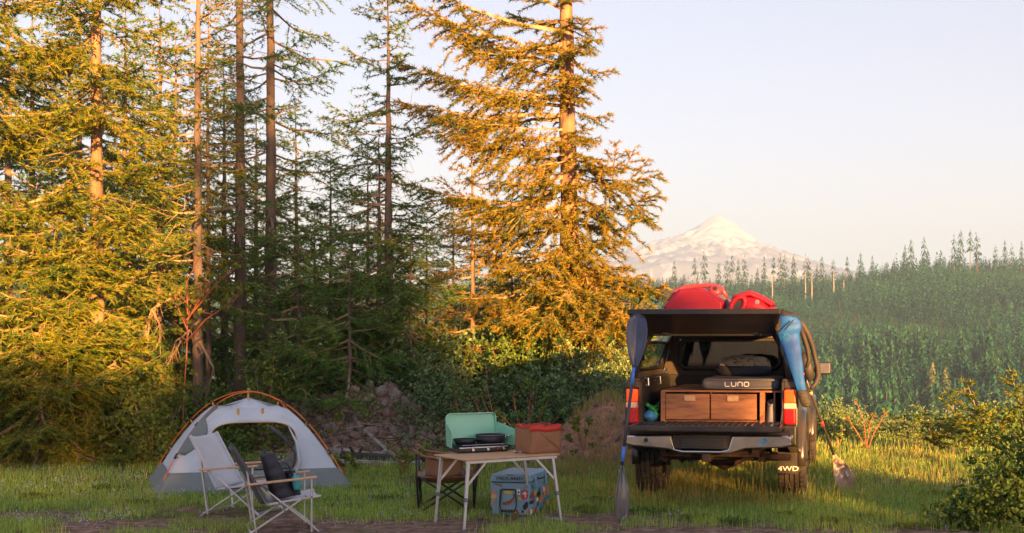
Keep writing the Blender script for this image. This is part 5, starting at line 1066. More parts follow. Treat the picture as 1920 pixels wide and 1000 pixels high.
def glass(name, tint, fac=.10):
    m = bpy.data.materials.new(name); m.use_nodes = True; n, l = m.node_tree.nodes, m.node_tree.links; n.clear()
    o = n.new('ShaderNodeOutputMaterial'); t = n.new('ShaderNodeBsdfTransparent'); g = n.new('ShaderNodeBsdfGlossy'); x = n.new('ShaderNodeMixShader'); f = n.new('ShaderNodeFresnel'); f.inputs[0].default_value = 1.45
    t.inputs[0].default_value = (*tint, 1); g.inputs['Roughness'].default_value = .03; l.new(f.outputs[0], x.inputs[0]); l.new(t.outputs[0], x.inputs[1]); l.new(g.outputs[0], x.inputs[2]); l.new(x.outputs[0], o.inputs[0]); return m
M_['glass'] = glass('tinted_glass', (.36, .39, .38)); M_['hatchglass'] = glass('smoked_glass', (.10, .10, .10))
def dusty():
    m = mat('dusty_smoked_glass', (.055, .048, .042), .35, 0, 0, 5, col2=(.025, .022, .02), detail=9, coat=.5); return m
M_['hatchpane'] = dusty()

TA = R(-7.4); TO = Vector((.168, 11.75, 0)); TM = Matrix.Translation(TO) @ Matrix.Rotation(TA, 4, 'Z')
tk = thing('pickup_truck', 'dark pickup truck with open canopy hatch and lowered tailgate, seen from behind', 'pickup truck', TO, TA)
def yz(poly, x0, x1): # prism from an outline in the y-z plane
    M = Matrix(((0, 0, 1, x0), (1, 0, 0, 0), (0, 1, 0, 0), (0, 0, 0, 1))); return M, x1 - x0
def side_prism(poly, x0, x1): M, t = yz(poly, x0, x1); return MB().prism(poly, M, t)
def arcpts(cy, cz, r, a0, a1, n=16): return [(cy + r * math.cos(a), cz + r * math.sin(a)) for a in np.linspace(a0, a1, n)]
AXR, AXF, WR = 1.10, 4.20, .39
bed = side_prism([(0.0, .62), (0.0, 1.22), (1.98, 1.22), (1.98, .50)] + arcpts(AXR, .42, .47, 0, math.pi) + [(.40, .50)], .74, .80)
for s in (1, -1):
    poly = [(.0, .60), (.0, 1.22), (1.98, 1.22), (1.98, .48)] + arcpts(AXR, .40, .47, .17, math.pi - .17)
    x0, x1 = (.72, .835) if s > 0 else (-.835, -.72)
    q = side_prism(poly, x0, x1).build('bed_side', M_['paint'], tk, bevel=.018, seg=3)
    # fender flare
    mb = MB(); pts = [Vector((s * .835, y, z)) for y, z in arcpts(AXR, .40, .49, -.1, math.pi + .1, 18)]
    mb.tube(pts, .036, 8, flat=(1.25, .75)); mb.build('fender_flare', M_['paint'], q, smooth=True)
    MB().box((s * .685, .93, 1.0), (.03, 1.85, .42)).build('bed_liner_side', M_['liner'], tk)
    MB().box((s * .745, .95, 1.228), (.12, 1.95, .03)).build('bed_rail', M_['liner'], tk, bevel=.008)
    # tail light cluster
    lx = s * .757
    tl = MB().box((lx, .015, .975), (.115, .11, .33)).build('tail_light', M_['lens_r'], tk, bevel=.02, seg=3)
    MB().box((lx + s * .002, .004, 1.075), (.117, .115, .13)).build('orange_lens', M_['lens_o'], tl, bevel=.018, seg=3)
    MB().box((lx + s * .002, .002, .985), (.118, .116, .055)).build('clear_lens', M_['lens_w'], tl, bevel=.01)
    MB().box((lx, .03, 1.185), (.13, .10, .085)).build('corner_cap', M_['paint'], tk, bevel=.02, seg=3)
    MB().box((lx, .03, .70), (.14, .12, .21)).build('rear_corner', M_['paint'], tk, bevel=.025, seg=3)
    MB().box((s * .69, -.002, 1.0), (.016, .03, .44)).build('jamb', M_['rust'] if s < 0 else M_['liner'], tk)  # left jamb browner: the orange light on it is put into its colour
MB().box((0, .95, .785), (1.36, 1.86, .03)).build('bed_floor', M_['liner'], tk)
MB().box((0, 1.87, 1.0), (1.4, .04, .45)).build('bed_front_wall', M_['liner'], tk)
# brackets on the left rail
for y, x in ((.12, -.66), (.62, -.62)): MB().tube([(x - .03, y, 1.20), (x, y, 1.24), (x + .03, y, 1.24), (x + .035, y, 1.17), (x + .01, y, 1.17)], .009, 6).build('rail_clamp', M_['steel'], tk)
# tailgate
tg = MB().box((0, -.265, .795), (1.40, .50, .060)).build('tailgate', M_['paint'], tk, bevel=.012, seg=3)
mb = MB()
for k in range(22): mb.box((-.64 + k * .061, -.26, .829), (.032, .44, .010))
o = mb.build('tread_ribs', M_['liner'], tg, bevel=.002, seg=1); o['kind'] = 'stuff'
MB().box((.0, -.508, .80), (1.34, .012, .05)).build('edge_strip', M_['liner'], tg, bevel=.004)
for s in (-1, 1): MB().tube([(s * .69, -.02, 1.06), (s * .695, -.22, .92), (s * .69, -.42, .83)], .004, 5).build('support_cable', M_['steel'], tg)
# bumper
bp = thing('x', None, None); bpy.data.objects.remove(bp)
def xzp(poly, y0, y1): return MB().prism([(x, z) for x, z in poly], Matrix(((1, 0, 0, 0), (0, 0, 1, y0), (0, 1, 0, 0), (0, 0, 0, 1))), y1 - y0)
bm_ = xzp([(-.79, .715), (-.33, .725), (-.30, .60), (-.22, .585), (.13, .585), (.20, .60), (.24, .725), (.74, .73), (.79, .71), (.79, .635), (.70, .615), (.36, .60), (.22, .555), (-.24, .555), (-.36, .59), (-.70, .62), (-.79, .64)], -.36, -.22).build('bumper', M_['chrome'], tk, bevel=.014, seg=3)
xzp([(-.32, .60), (-.32, .722), (.23, .722), (.23, .60)], -.33, -.25).build('number_plate_recess', M_['liner'], bm_)
MB().box((-.04, -.335, .66), (.42, .012, .09)).build('step_pad', M_['black'], bm_, bevel=.004)
MB().cyl((-.57, -.364, .675), (-.57, -.355, .675), .020, 20).build('tow_socket', M_['black'], bm_)
for s in (-1, 1): MB().box((s * .77, -.14, .675), (.05, .25, .09)).build('bumper_wrap', M_['chrome'], bm_, bevel=.02, seg=3)
MB().box((0, -.14, .735), (1.5, .20, .02)).build('bumper_top_pad', M_['liner'], bm_)
# moose decal (plain silhouette)
ms = [(-.05, .0), (-.042, .028), (-.045, .045), (-.02, .052), (.0, .055), (.012, .066), (.008, .085), (.018, .08), (.02, .09), (.028, .08), (.036, .09), (.04, .078), (.05, .082), (.046, .066), (.058, .058), (.064, .046), (.05, .044), (.04, .048), (.034, .03), (.034, 0), (.028, 0), (.026, .022), (.018, .026), (.016, 0), (.010, 0), (.010, .024), (-.02, .022), (-.026, .0), (-.032, 0), (-.028, .02), (-.036, .022), (-.044, 0)]
MB().prism([(x * .78 + .52, z * .78 + .635) for x, z in ms], Matrix(((1, 0, 0, 0), (0, 0, 1, -.364), (0, 1, 0, 0), (0, 0, 0, 1))), .0025).build('moose_decal', M_['sticker_blue'], bm_)
# wheels
def wheel(x, y, name='wheel'):
    w = bpy.data.objects.new(name, None); link(w, tk); w.location = (x, y, WR); s = 1 if x > 0 else -1
    W2 = .135; pr = [(.21, -W2 * .85), (.30, -W2 * 1.02), (.355, -W2), (.378, -W2 * .85)]
    for g_ in (-.075, -.025, .025, .075): pr += [(.386, g_ - .016), (.386, g_ - .006), (.372, g_ - .004), (.372, g_ + .004), (.386, g_ + .006), (.386, g_ + .016)]
    pr += [(.378, W2 * .85), (.355, W2), (.30, W2 * 1.02), (.21, W2 * .85)]
    Mx = Matrix(((0, 0, 1), (0, 1, 0), (-1, 0, 0)))
    t = MB().lathe(pr, n=60, M=Mx).build('tyre', M_['rubber'], w, smooth=False)
    mb = MB()
    for k in range(44):
        a = 2 * math.pi * k / 44
        for xx in (-.112, -.05, .0, .05, .112):
            a2 = a + (xx * 1.2 if abs(xx) < .1 else 0); c = Vector((xx, math.cos(a2) * .386, math.sin(a2) * .386)); mb.box(c, (.030 if abs(xx) > .1 else .034, .034, .018), Matrix.Rotation(a2 - math.pi / 2, 3, 'X'))
    o = mb.build('tread_blocks', M_['rubber'], t); o['kind'] = 'stuff'
    MB().lathe([(.0, .03), (.07, .03), (.09, .05), (.16, .03), (.19, .06), (.215, .115), (.215, -.11), (.19, -.11), (.17, .0), (0, .0)], n=40, M=Mx if s > 0 else Matrix(((0, 0, -1), (0, 1, 0), (1, 0, 0)))).build('rim', M_['steel'], w, smooth=True)
    return w
for x in (-.735, .735): wheel(x, AXR); wheel(x, AXF)
# axle, differential, spare, hitch, exhaust, frame
MB().tube([(-.62, AXR, .40), (-.2, AXR, .40), (-.12, AXR, .40), (0.02, AXR, .40), (.16, AXR, .40), (.24, AXR, .40), (.62, AXR, .40)], [.045, .05, .09, .15, .09, .05, .045], 14).build('rear_axle', M_['rust'], tk, smooth=True)
sp_ = MB().lathe([(.12, -.08), (.33, -.10), (.36, -.06), (.36, .06), (.33, .10), (.12, .08)], (-.02, .42, .56), 40).build('spare_tyre', M_['rubber'], tk)
mb = MB()
for k in range(40):
    a = 2 * math.pi * k / 40
    for zz in (-.04, .0, .04): c = Vector((-.02 + .365 * math.cos(a + zz), .42 + .365 * math.sin(a + zz), .56 + zz)); mb.box(c, (.016, .035, .026), Matrix.Rotation(a, 3, 'Z'))
o = mb.build('tread_blocks', M_['rubber'], sp_); o['kind'] = 'stuff'
for s in (-1, 1): MB().bar((s * .44, -.15, .60), (s * .44, 4.6, .55), .07, .12).build('frame_rail', M_['rust'], tk); MB().box((s * .48, .6, .47), (.06, 1.1, .045)).build('leaf_spring', M_['rust'], tk); MB().cyl((s * .36, .85, .66), (s * .44, 1.08, .36), .03, 10).build('shock_absorber', M_['rust'], tk)
MB().box((0, -.06, .53), (.95, .07, .06)).build('cross_member', M_['rust'], tk, bevel=.01)
ht = MB().box((-.01, -.18, .515), (.085, .26, .085)).build('hitch_receiver', M_['rust'], tk, bevel=.012); MB().box((-.01, -.312, .515), (.052, .01, .052)).build('hitch_hole', M_['black'], ht)
MB().tube([(.42, .55, .50), (.47, .10, .495), (.62, .02, .495), (.76, .0, .495)], .032, 12).build('exhaust_pipe', M_['rust'], tk, smooth=True)
MB().box((.36, -.02, .53), (.10, .08, .12)).build('bracket', M_['rust'], tk, bevel=.01)
# mud flap
mf = xzp([(.60, .30), (.62, .275), (.80, .275), (.82, .30), (.825, .60), (.80, .63), (.60, .62)], .60, .612).build('mud_flap', M_['rubber'], tk, bevel=.003, seg=1)
text('lettering', '4WD', .068, TM.inverted() @ TM @ frame((.71, .598, .325), (1, 0, 0), (0, 0, 1)), M_['white'], mf, .003, 1.0, 1.35)
mf2 = xzp([(-.60, .30), (-.82, .30), (-.825, .60), (-.60, .62)], .60, .612)
# canopy shell
cn = thing('truck_canopy', None, None) if False else None
def csec(y): # canopy outline at y (x, z)
    return [(.775, 1.245), (.74, 1.40), (.67, 1.60), (.60, 1.70), (.45, 1.745), (.2, 1.765), (0, 1.77)]
for s in (1, -1):
    S = [(s * x, z) for x, z in csec(0)]
    # side: strips below, above and pillars around a long window
    def strip(i0, i1, y0, y1, nm, m=M_['paint']):
        mb = MB(); sec = S[i0:i1 + 1]; mb.grid(lambda u, v: Vector((np.interp(v * (len(sec) - 1), range(len(sec)), [q[0] for q in sec]), (y0 + (y1 - y0) * u) + (.0 if y0 > 0 or u > 0 else .13 * (np.interp(v * (len(sec) - 1), range(len(sec)), [q[1] for q in sec]) - 1.245) / .5), np.interp(v * (len(sec) - 1), range(len(sec)), [q[1] for q in sec]))), 6, len(sec) * 2)
        return mb.build(nm, m, tk, smooth=True, solid=.03)
    strip(0, 6, 0, .22, 'canopy_side_panel'); strip(0, 6, 1.66, 1.92, 'canopy_side_panel'); strip(3, 6, .22, 1.66, 'canopy_roof_panel')
    mb = MB(); mb.grid(lambda u, v: Vector((s * (.775 + (.768 - .775) * v), .22 + 1.44 * u, 1.245 + .055 * v)), 4, 2); mb.build('canopy_lower_rail', M_['paint'], tk, solid=.03)
    pane = MB().grid(lambda u, v: Vector((s * (.768 - (.768 - .672) * v ** 1.25), .22 + 1.44 * u, 1.30 + .30 * v)), 4, 6).build('side_window', M_['glass'], tk, smooth=True)
    rim = [Vector((s * (.768 - .096 * v ** 1.25 - .012), y, 1.30 + .30 * v)) for y, v in ((.26, .06), (.9, .04), (1.62, .06), (1.64, .5), (1.62, .94), (.9, .97), (.26, .94), (.24, .5), (.26, .06))]
    MB().tube(rim, .018, 6, cap=False).build('window_frame', M_['black'], pane, smooth=True)
    # rear pillar of the opening
    MB().tube([(s * .755, .02, 1.24), (s * .72, .06, 1.40), (s * .655, .10, 1.58), (s * .60, .13, 1.68)], .032, 8, flat=(.8, 1.3)).build('rear_pillar', M_['paint'], tk, smooth=True)
MB().box((0, .13, 1.695), (1.2, .08, .05)).build('hatch_header', M_['black'], tk, bevel=.01)
# front wall of the canopy with its window
fw = [(-.74, 1.23), (.74, 1.23), (.66, 1.60), (.58, 1.70), (-.58, 1.70), (-.66, 1.60)]
for a in ([(-.74, 1.23), (.74, 1.23), (.70, 1.30), (-.70, 1.30)], [(-.63, 1.62), (.63, 1.62), (.56, 1.71), (-.56, 1.71)], [(-.74, 1.3), (-.56, 1.3), (-.56, 1.62), (-.64, 1.62)], [(.56, 1.3), (.74, 1.3), (.64, 1.62), (.56, 1.62)]): xzp(a, 1.84, 1.86).build('front_wall_panel', M_['tan'], tk)
fwn = [(-.56, 1.36), (-.53, 1.32), (-.5, 1.30), (.5, 1.30), (.53, 1.32), (.56, 1.36), (.55, 1.56), (.52, 1.60), (.48, 1.615), (-.48, 1.615), (-.52, 1.60), (-.55, 1.56), (-.56, 1.36)]
fwin = MB().prism(fwn[:-1], Matrix(((1, 0, 0, 0), (0, 0, 1, 1.835), (0, 1, 0, 0), (0, 0, 0, 1))), .004).build('front_window', M_['glass'], tk)
MB().tube([(x, 1.83, z) for x, z in fwn], .026, 6, cap=False).build('window_frame', M_['black'], fwin, smooth=True)
for s in (-1, 1): MB().grid(lambda u, v: Vector((s * (.755 - .012), .05 + 1.78 * u, 1.235 + .06 * v)), 3, 2).build('lining_strip', M_['tan'], tk, solid=.006)
# hatch
ha, hb_ = Vector((0, .10, 1.665)), Vector((0, -.60, 1.868))
ht_ = MB().add([(-.58, ha.y, ha.z), (.58, ha.y, ha.z), (.66, hb_.y, hb_.z), (-.66, hb_.y, hb_.z)], [(0, 1, 2, 3)]).build('hatch', M_['hatchpane'], tk, solid=.008)
MB().bar((-.70, hb_.y, hb_.z), (.70, hb_.y, hb_.z), .03, .05).build('hatch_lip', M_['black'], ht_, bevel=.006)
MB().bar((-.60, ha.y, ha.z), (.60, ha.y, ha.z), .03, .03).build('hinge_rail', M_['black'], ht_, bevel=.006)
for s in (-1, 1):
    MB().bar((s * .595, ha.y, ha.z - .004), (s * .685, hb_.y, hb_.z - .004), .035, .028).build('hatch_rail', M_['black'], ht_, bevel=.006)
    MB().tube([(s * .66, .06, 1.42), (s * .66, -.12, 1.60), (s * .655, -.28, 1.762)], [.010, .010, .006], 8).build('gas_strut', M_['black'], ht_, smooth=True)
    MB().box((s * .45, ha.y - .03, ha.z + .012), (.07, .06, .02)).build('hinge', M_['black'], ht_, bevel=.004)
# rear lamp dot at the right pillar
MB().cyl((.69, -.0, 1.60), (.69, .03, 1.60), .010, 10).build('marker_lamp', M_['lens_r'], tk)
# roof rack
for y in (.35, 1.55): MB().bar((-.66, y, 1.80), (.66, y, 1.80), .05, .03).build('roof_bar', M_['black'], tk, bevel=.008); [MB().bar((s * .62, y, 1.71), (s * .62, y, 1.80), .04).build('bar_foot', M_['black'], tk) for s in (-1, 1)]
# cab
for s in (1, -1):
    x0, x1 = (.74, .835) if s > 0 else (-.835, -.74)
    dr = side_prism([(2.03, .48), (2.03, 1.22), (3.58, 1.20), (3.70, 1.05), (3.70, .48)], x0, x1).build('door', M_['paint'], tk, bevel=.02, seg=3)
    MB().box((s * .845, 2.35, 1.05), (.02, .14, .03)).build('door_handle', M_['black'], dr, bevel=.006)
    side_prism([(3.72, 1.06), (4.95, 1.0), (4.98, .5), (4.68, .46)] + arcpts(AXF, .40, .47, .17, math.pi - .17) + [(3.72, .48)], x0, x1).build('front_fender', M_['paint'], tk, bevel=.02, seg=3)
    MB().tube([Vector((s * .835, y, z)) for y, z in arcpts(AXF, .40, .49, -.1, math.pi + .1, 18)], .036, 8, flat=(1.25, .75)).build('fender_flare', M_['paint'], tk, smooth=True)
    for nm, a, b in (('rear_pillar', (s * .74, 2.06, 1.22), (s * .60, 2.14, 1.60)), ('centre_pillar', (s * .76, 2.60, 1.22), (s * .61, 2.62, 1.62)), ('windscreen_pillar', (s * .74, 3.66, 1.18), (s * .58, 3.05, 1.62))): MB().bar(a, b, .06, .07, up=(1, 0, 0)).build(nm, M_['paint'], tk, bevel=.01)
    MB().add([(s * .75, 2.1, 1.22), (s * .75, 3.6, 1.22), (s * .60, 3.05, 1.60), (s * .60, 2.15, 1.60)], [(0, 1, 2, 3)]).build('side_glass', M_['glass'], tk)
    MB().box((s * .36, 2.50, 1.10), (.46, .16, .50)).build('seat_back', M_['greycloth'], tk, bevel=.04, seg=3); MB().box((s * .36, 2.50, 1.43), (.24, .10, .15)).build('head_rest', M_['greycloth'], tk, bevel=.03, seg=3)
    # wing mirror
    mr_ = MB().box((s * .985, 3.42, 1.27), (.20, .09, .155)).build('wing_mirror', M_['black'], tk, bevel=.025, seg=3); MB().box((s * .985, 3.372, 1.27), (.165, .006, .12)).build('mirror_glass', M_['chrome'], mr_, bevel=.002, seg=1); MB().bar((s * .80, 3.45, 1.24), (s * .90, 3.43, 1.25), .05).build('mirror_arm', M_['black'], mr_)
MB().box((0, 2.6, 1.635), (1.20, 1.02, .04)).build('cab_roof', M_['paint'], tk, bevel=.02, seg=3)
MB().box((0, 4.32, 1.05), (1.46, 1.2, .08)).build('bonnet', M_['paint'], tk, bevel=.03, seg=3); MB().box((0, 4.92, .78), (1.5, .08, .42)).build('grille_panel', M_['black'], tk); MB().box((0, 3.62, 1.14), (1.44, .30, .12)).build('dashboard', M_['black'], tk, bevel=.03); MB().box((0, 3.3, .62), (1.46, 2.6, .05)).build('cab_floor', M_['liner'], tk)
MB().add([(-.72, 3.64, 1.19), (.72, 3.64, 1.19), (.57, 3.06, 1.61), (-.57, 3.06, 1.61)], [(0, 1, 2, 3)]).build('windscreen', M_['glass'], tk)
MB().box((0, 2.05, .95), (1.46, .04, .55)).build('cab_rear_wall', M_['paint'], tk)
rw = MB().add([(-.60, 2.07, 1.24), (.60, 2.07, 1.24), (.56, 2.14, 1.60), (-.56, 2.14, 1.60)], [(0, 1, 2, 3)]).build('rear_window', M_['glass'], tk)
for x in (-.52, -.24, -.10, .24, .38, .54): MB().bar((x, 2.075, 1.24), (x, 2.14, 1.60), .035).build('window_bar', M_['black'], rw)
for z in (1.255, 1.595): MB().bar((-.6, 2.08, z), (.6, 2.08 + (z - 1.25) * .17, z), .03).build('window_bar', M_['black'], rw)
mi = MB().box((.0, 3.12, 1.53), (.22, .03, .06)).build('rear_view_mirror', M_['black'], tk, bevel=.01); MB().tube([(0, 3.10, 1.50), (0, 3.10, 1.46)], .002, 4).build('mirror_string', M_['black'], mi)
MB().lathe([(0, 0), (.03, 0), (.012, .035), (.02, .035), (.006, .07), (0, .075)], (0, 3.10, 1.39), 10).build('air_freshener', M_['ink'], mi)

def put(o, v, rz=0): o.location = TM @ Vector(v); o.rotation_euler = (0, 0, TA + rz); return o
# ------------------------------------------------------------------ cargo
dc = put(thing('drawer_cabinet', 'plywood drawer cabinet built into the truck bed', 'drawer cabinet'), (0, .14, .802))
DW = .505
for nm, c, d in (('top_board', (.09, .84, .312), (1.19, 1.66, .018)), ('side_board', (-DW + .009, .84, .151), (.018, 1.64, .302)), ('side_board', (DW - .01, .84, .151), (.02, 1.64, .302)), ('middle_board', (-.02, .84, .158), (.012, 1.62, .29)), ('bottom_board', (0, .84, .022), (.97, 1.62, .016)), ('outer_board', (.60, .3, .16), (.015, .6, .285))):
    MB().box(c, d).build(nm, M_['ply'], dc, bevel=.002, seg=1)
MB().box((-DW + .022, -.003, .16), (.045, .016, .30)).build('face_frame', M_['ply'], dc); MB().box((DW - .022, -.003, .16), (.045, .016, .30)).build('face_frame', M_['ply'], dc)
for x0, x1, hx in ((-.455, -.028, -.22), (-.014, .43, .20)):
    f_ = MB().box(((x0 + x1) / 2, -.006, .163), (x1 - x0, .018, .248)).build('drawer_front', M_['ply'], dc, bevel=.003); MB().box((hx, -.022, .245), (.11, .016, .058)).build('drawer_pull', M_['wood'], f_, bevel=.004)
# mattress
mt = put(thing('camping_mattress', 'charcoal folded mattress with white lettering on the plywood cabinet', 'mattress'), (.27, .16, 1.124))
MB().box((0, .5, .060), (.76, 1.0, .115)).build('pad', M_['foam'], mt, bevel=.05, seg=6)
MB().tube([(-.33, -.004, .100), (0, -.006, .104), (.33, -.004, .100)], .005, 6).build('piping', M_['greycloth'], mt, smooth=True); MB().tube([(-.33, -.004, .022), (0, -.006, .018), (.33, -.004, .022)], .005, 6).build('piping', M_['greycloth'], mt, smooth=True)
for ch, x, w in (('L', -.085, 0), ('n', .065, 0), ('o', .135, 0)): pass
def strokes(name, segs, m, parent, t=.011):
    mb = MB()
    for a, b in segs: mb.bar((a[0], -.003, a[1]), (b[0], -.003, b[1]), t, .004, up=(0, 1, 0))
    return mb.build(name, m, parent)
def letter(pts, x0, z0, w, h): return [((x0 + a[0] * w, z0 + a[1] * h), (x0 + b[0] * w, z0 + b[1] * h)) for a, b in zip(pts[:-1], pts[1:])]
arcU = [(0, 1), (0, .3), (.12, .08), (.3, 0), (.7, 0), (.88, .08), (1, .3), (1, 1)]; arcN = [(a, 1 - b) for a, b in arcU]; arcO = [(0, .5), (0, .25), (.12, .08), (.3, 0), (.7, 0), (.88, .08), (1, .25), (1, .75), (.88, .92), (.7, 1), (.3, 1), (.12, .92), (0, .75), (0, .5)]
for i, pt in enumerate(([(0, 1), (0, .15), (.15, 0), (1, 0)], arcU, arcN, arcO)): strokes('lettering', letter(pt, -.15 + i * .062, .038, .044, .042), M_['white'], mt, .0085)
# pillow
pw = put(MB().grid(lambda u, v: Vector((.27 * (1 + .06 * math.cos(u * 6 * math.pi)) * math.cos(u * 2 * math.pi) * math.sin(math.pi * min(max(v, .001), .999)) ** .55, .20 * math.sin(u * 2 * math.pi) * math.sin(math.pi * min(max(v, .001), .999)) ** .55, .10 * -math.cos(math.pi * v) + .012 * math.sin(u * 40 + v * 9) * math.sin(v * 3.1))), 60, 22, closed_u=True).build('pillow', M_['pillow'], smooth=True), (.22, 1.05, 1.345)); pw.rotation_euler = (R(8), 0, TA + R(6)); tag(pw, 'mottled tan fleece pillow lying on the mattress', 'pillow')
rb = put(MB().grid(lambda u, v: Vector((.29 * math.cos(u * 2 * math.pi) * (.9 + .1 * math.sin(v * 3)), .22 * math.sin(u * 2 * math.pi), .10 * v)), 40, 5, closed_u=True).build('rolled_blanket', M_['pack'], smooth=True, solid=.01), (.22, 1.05, 1.245)); tag(rb, 'black blanket roll beneath the fleece pillow', 'blanket')
# clothes on the left of the cabinet
for k, (x, y, m, nm, lab) in enumerate(((-.60, .22, 'green', 'rope_coil', 'green strap coil stuffed left of the plywood cabinet'), (-.61, .16, 'sticker_blue', 'stuff_sack', 'dark blue sack left of the plywood cabinet'))):
    mb = MB(); rr = random.Random(k)
    if k == 0:
        for i in range(5): mb.tube([(.055 * math.cos(a + i) , .10 * math.sin(a), .05 + i * .026 + .02 * math.sin(a * 2 + i)) for a in np.linspace(0, 6.2, 16)], .014, 6, flat=(1.4, .4))
    else: mb.grid(lambda u, v: Vector((.07 * math.cos(u * 6.283) * math.sin(math.pi * (.1 + .85 * v)) + .008 * math.sin(u * 20), .09 * math.sin(u * 6.283) * math.sin(math.pi * (.1 + .85 * v)), .12 * v)), 24, 10, closed_u=True)
    o = put(mb.build(nm, M_[m], smooth=True), (x, y, .815)); tag(o, lab, 'strap' if k == 0 else 'sack')
o = put(MB().grid(lambda u, v: Vector((.05 * math.cos(u * 6.283) * (1 - .35 * v), .10 * math.sin(u * 6.283), .20 * v + .02 * math.sin(u * 6.283))), 24, 8, closed_u=True).build('sandal_bag', M_['greycloth'], smooth=True, solid=.006), (.565, .22, .815)); tag(o, 'dark grey bag standing in the slot right of the drawers', 'bag')

# ------------------------------------------------------------------ kayak on the roof
kt = put(thing('kayak', 'red plastic kayak strapped on the truck roof, stern facing out', 'kayak'), (-.155, 0, 1.83))
sec0 = [(-.30, .0), (-.325, .105), (-.17, .275), (.06, .285), (.285, .15), (.295, .02), (.16, -.02), (-.18, -.02)]
def ksec(t, sc, dz=0, yy=0): return [Vector((x * sc, yy, z * (.6 + .4 * sc) + dz)) for x, z in sec0]
st_ = [(.02, .86), (.05, .97), (.16, 1.02), (.6, 1.06), (1.4, 1.05), (2.1, .9), (2.6, .62), (2.95, .25), (3.05, .05)]
vs = []; [vs.extend(ksec(0, sc, 0, y)) for y, sc in st_]; n8 = 8; fs = [tuple(range(n8 - 1, -1, -1))]
for i in range(len(st_) - 1):
    for k in range(n8): fs.append((i * n8 + k, i * n8 + (k + 1) % n8, (i + 1) * n8 + (k + 1) % n8, (i + 1) * n8 + k))
fs = [tuple(reversed(f)) for f in fs]
MB().add(vs, fs).build('hull', M_['kayak'], kt, bevel=.014, seg=3)
MB().tube([(-.30, .35, .16), (-.26, .38, .25), (-.16, .40, .305), (0, .4, .32), (.14, .40, .325), (.22, .38, .29), (.27, .36, .2)], .022, 8).build('cockpit_rim', M_['pinkrim'], kt, smooth=True)
MB().lathe([(0, .0), (.05, .0), (.065, .012), (.05, .03), (0, .034)], (.17, .28, .265), 20, Matrix.Rotation(R(60), 3, 'X')).build('drain_plug', M_['pinkrim'], kt, smooth=True); MB().cyl((.17, .25, .285), (.17, .24, .29), .02, 10).build('plug_knob', M_['ink'], kt)
for s, pts in ((-1, [(-.31, .12, -.06), (-.335, .12, .10), (-.30, .12, .16), (-.22, .12, .24)]), (1, [(.24, .12, .21), (.295, .12, .16), (.315, .12, .05), (.30, .12, -.06)])): MB().tube(pts, .011, 6, flat=(.4, 1.6)).build('tie_down_strap', M_['greycloth'], kt)
# red life vest
lv = put(thing('life_vest', 'red life vest with black trim lying beside the kayak on the roof', 'life vest'), (.42, .12, 1.80))
def vest(u, v):
    a = u * 2 * math.pi; x = .27 * math.cos(a); k = math.sin(math.pi * v) ** .5; top = np.interp(x, [-.27, -.18, -.05, .05, .18, .27], [.17, .235, .27, .23, .15, .10])
    return Vector((x * (.75 + .25 * k), .20 * math.sin(a) * k + .0, top * v + .012 * math.sin(x * 30) * v))
MB().grid(vest, 48, 14, closed_u=True).build('foam_body', M_['pfd'], lv, smooth=True)
MB().grid(lambda u, v: Vector((-.02 + .2 * (u - .5) * 1.9, (v - .5) * .3, np.interp(-.02 + .38 * (u - .5), [-.27, -.18, -.05, .05, .18, .27], [.17, .235, .265, .225, .15, .10]) + .012 - .03 * (2 * v - 1) ** 2)), 20, 8).build('shoulder_pad', M_['pfd'], lv, smooth=True, solid=.03)
ring = [(-.155 + .062 * math.cos(a) + .03 * math.sin(a), -.19, .135 + .085 * math.sin(a)) for a in np.linspace(0, 6.283, 20)]
MB().tube(ring, .026, 8, cap=False).build('arm_hole_padding', M_['pfd'], lv, smooth=True); MB().prism([(x, z) for x, y, z in ring[:-1]], Matrix(((1, 0, 0, 0), (0, 0, 1, -.188), (0, 1, 0, 0), (0, 0, 0, 1))), .01).build('arm_hole_lining', M_['black'], lv)
MB().lathe([(0, 0), (.022, 0), (.022, .004), (0, .006)], (.03, -.188, .17), 16, Matrix.Rotation(R(90), 3, 'X')).build('round_badge', M_['greycloth'], lv)
for k, (a, b) in enumerate((((.17, -.17, .10), (.25, -.20, .03)), ((.20, -.17, .02), (.28, -.14, .10)), ((-.25, -.15, .12), (-.22, -.19, .02)))): MB().tube([a, ((a[0] + b[0]) / 2, -.21, (a[2] + b[2]) / 2 + .015), b], .012, 6, flat=(1.4, .4)).build('black_strap', M_['black'], lv)
MB().box((.225, -.20, .06), (.05, .02, .03)).build('buckle', M_['black'], lv, bevel=.005)

# ------------------------------------------------------------------ wetsuit hanging from the roof corner
wo_ = P(1480, 640, 11.5); ws = thing('wetsuit', 'blue and black wetsuit hanging from the right corner of the canopy', 'wetsuit', wo_)
def wp(px, py, D): return P(px, py, D) - wo_
def loft(name, rows, D, m, flat=.35, dD=0, parent=ws, fold=.0):
    """rows: (left px, right px, py)"""
    rows = [(a, b, c) for a, b, c in rows]; N = 26; ys_ = [r_[2] for r_ in rows]; mb = MB()
    def f(u, v):
        t = v * (len(rows) - 1); a = np.interp(t, range(len(rows)), [r_[0] for r_ in rows]); b = np.interp(t, range(len(rows)), [r_[1] for r_ in rows]); y = np.interp(t, range(len(rows)), ys_)
        c, h = (a + b) / 2, (b - a) / 2; an = u * 2 * math.pi; k = 1 + fold * math.sin(an * 5 + v * 17) * .5 + fold * .6 * math.sin(v * 41 + an * 2); e = .35 if v in (0, 1) else 1
        p = wp(c + h * math.cos(an), y, D + dD * v); p.y += h / FP * D * flat * math.sin(an) * k * e; p.z += .006 * fold * 8 * math.sin(an * 3 + v * 9); return p
    mb.grid(f, N, 40, closed_u=True); return mb.build(name, m, parent, smooth=True)
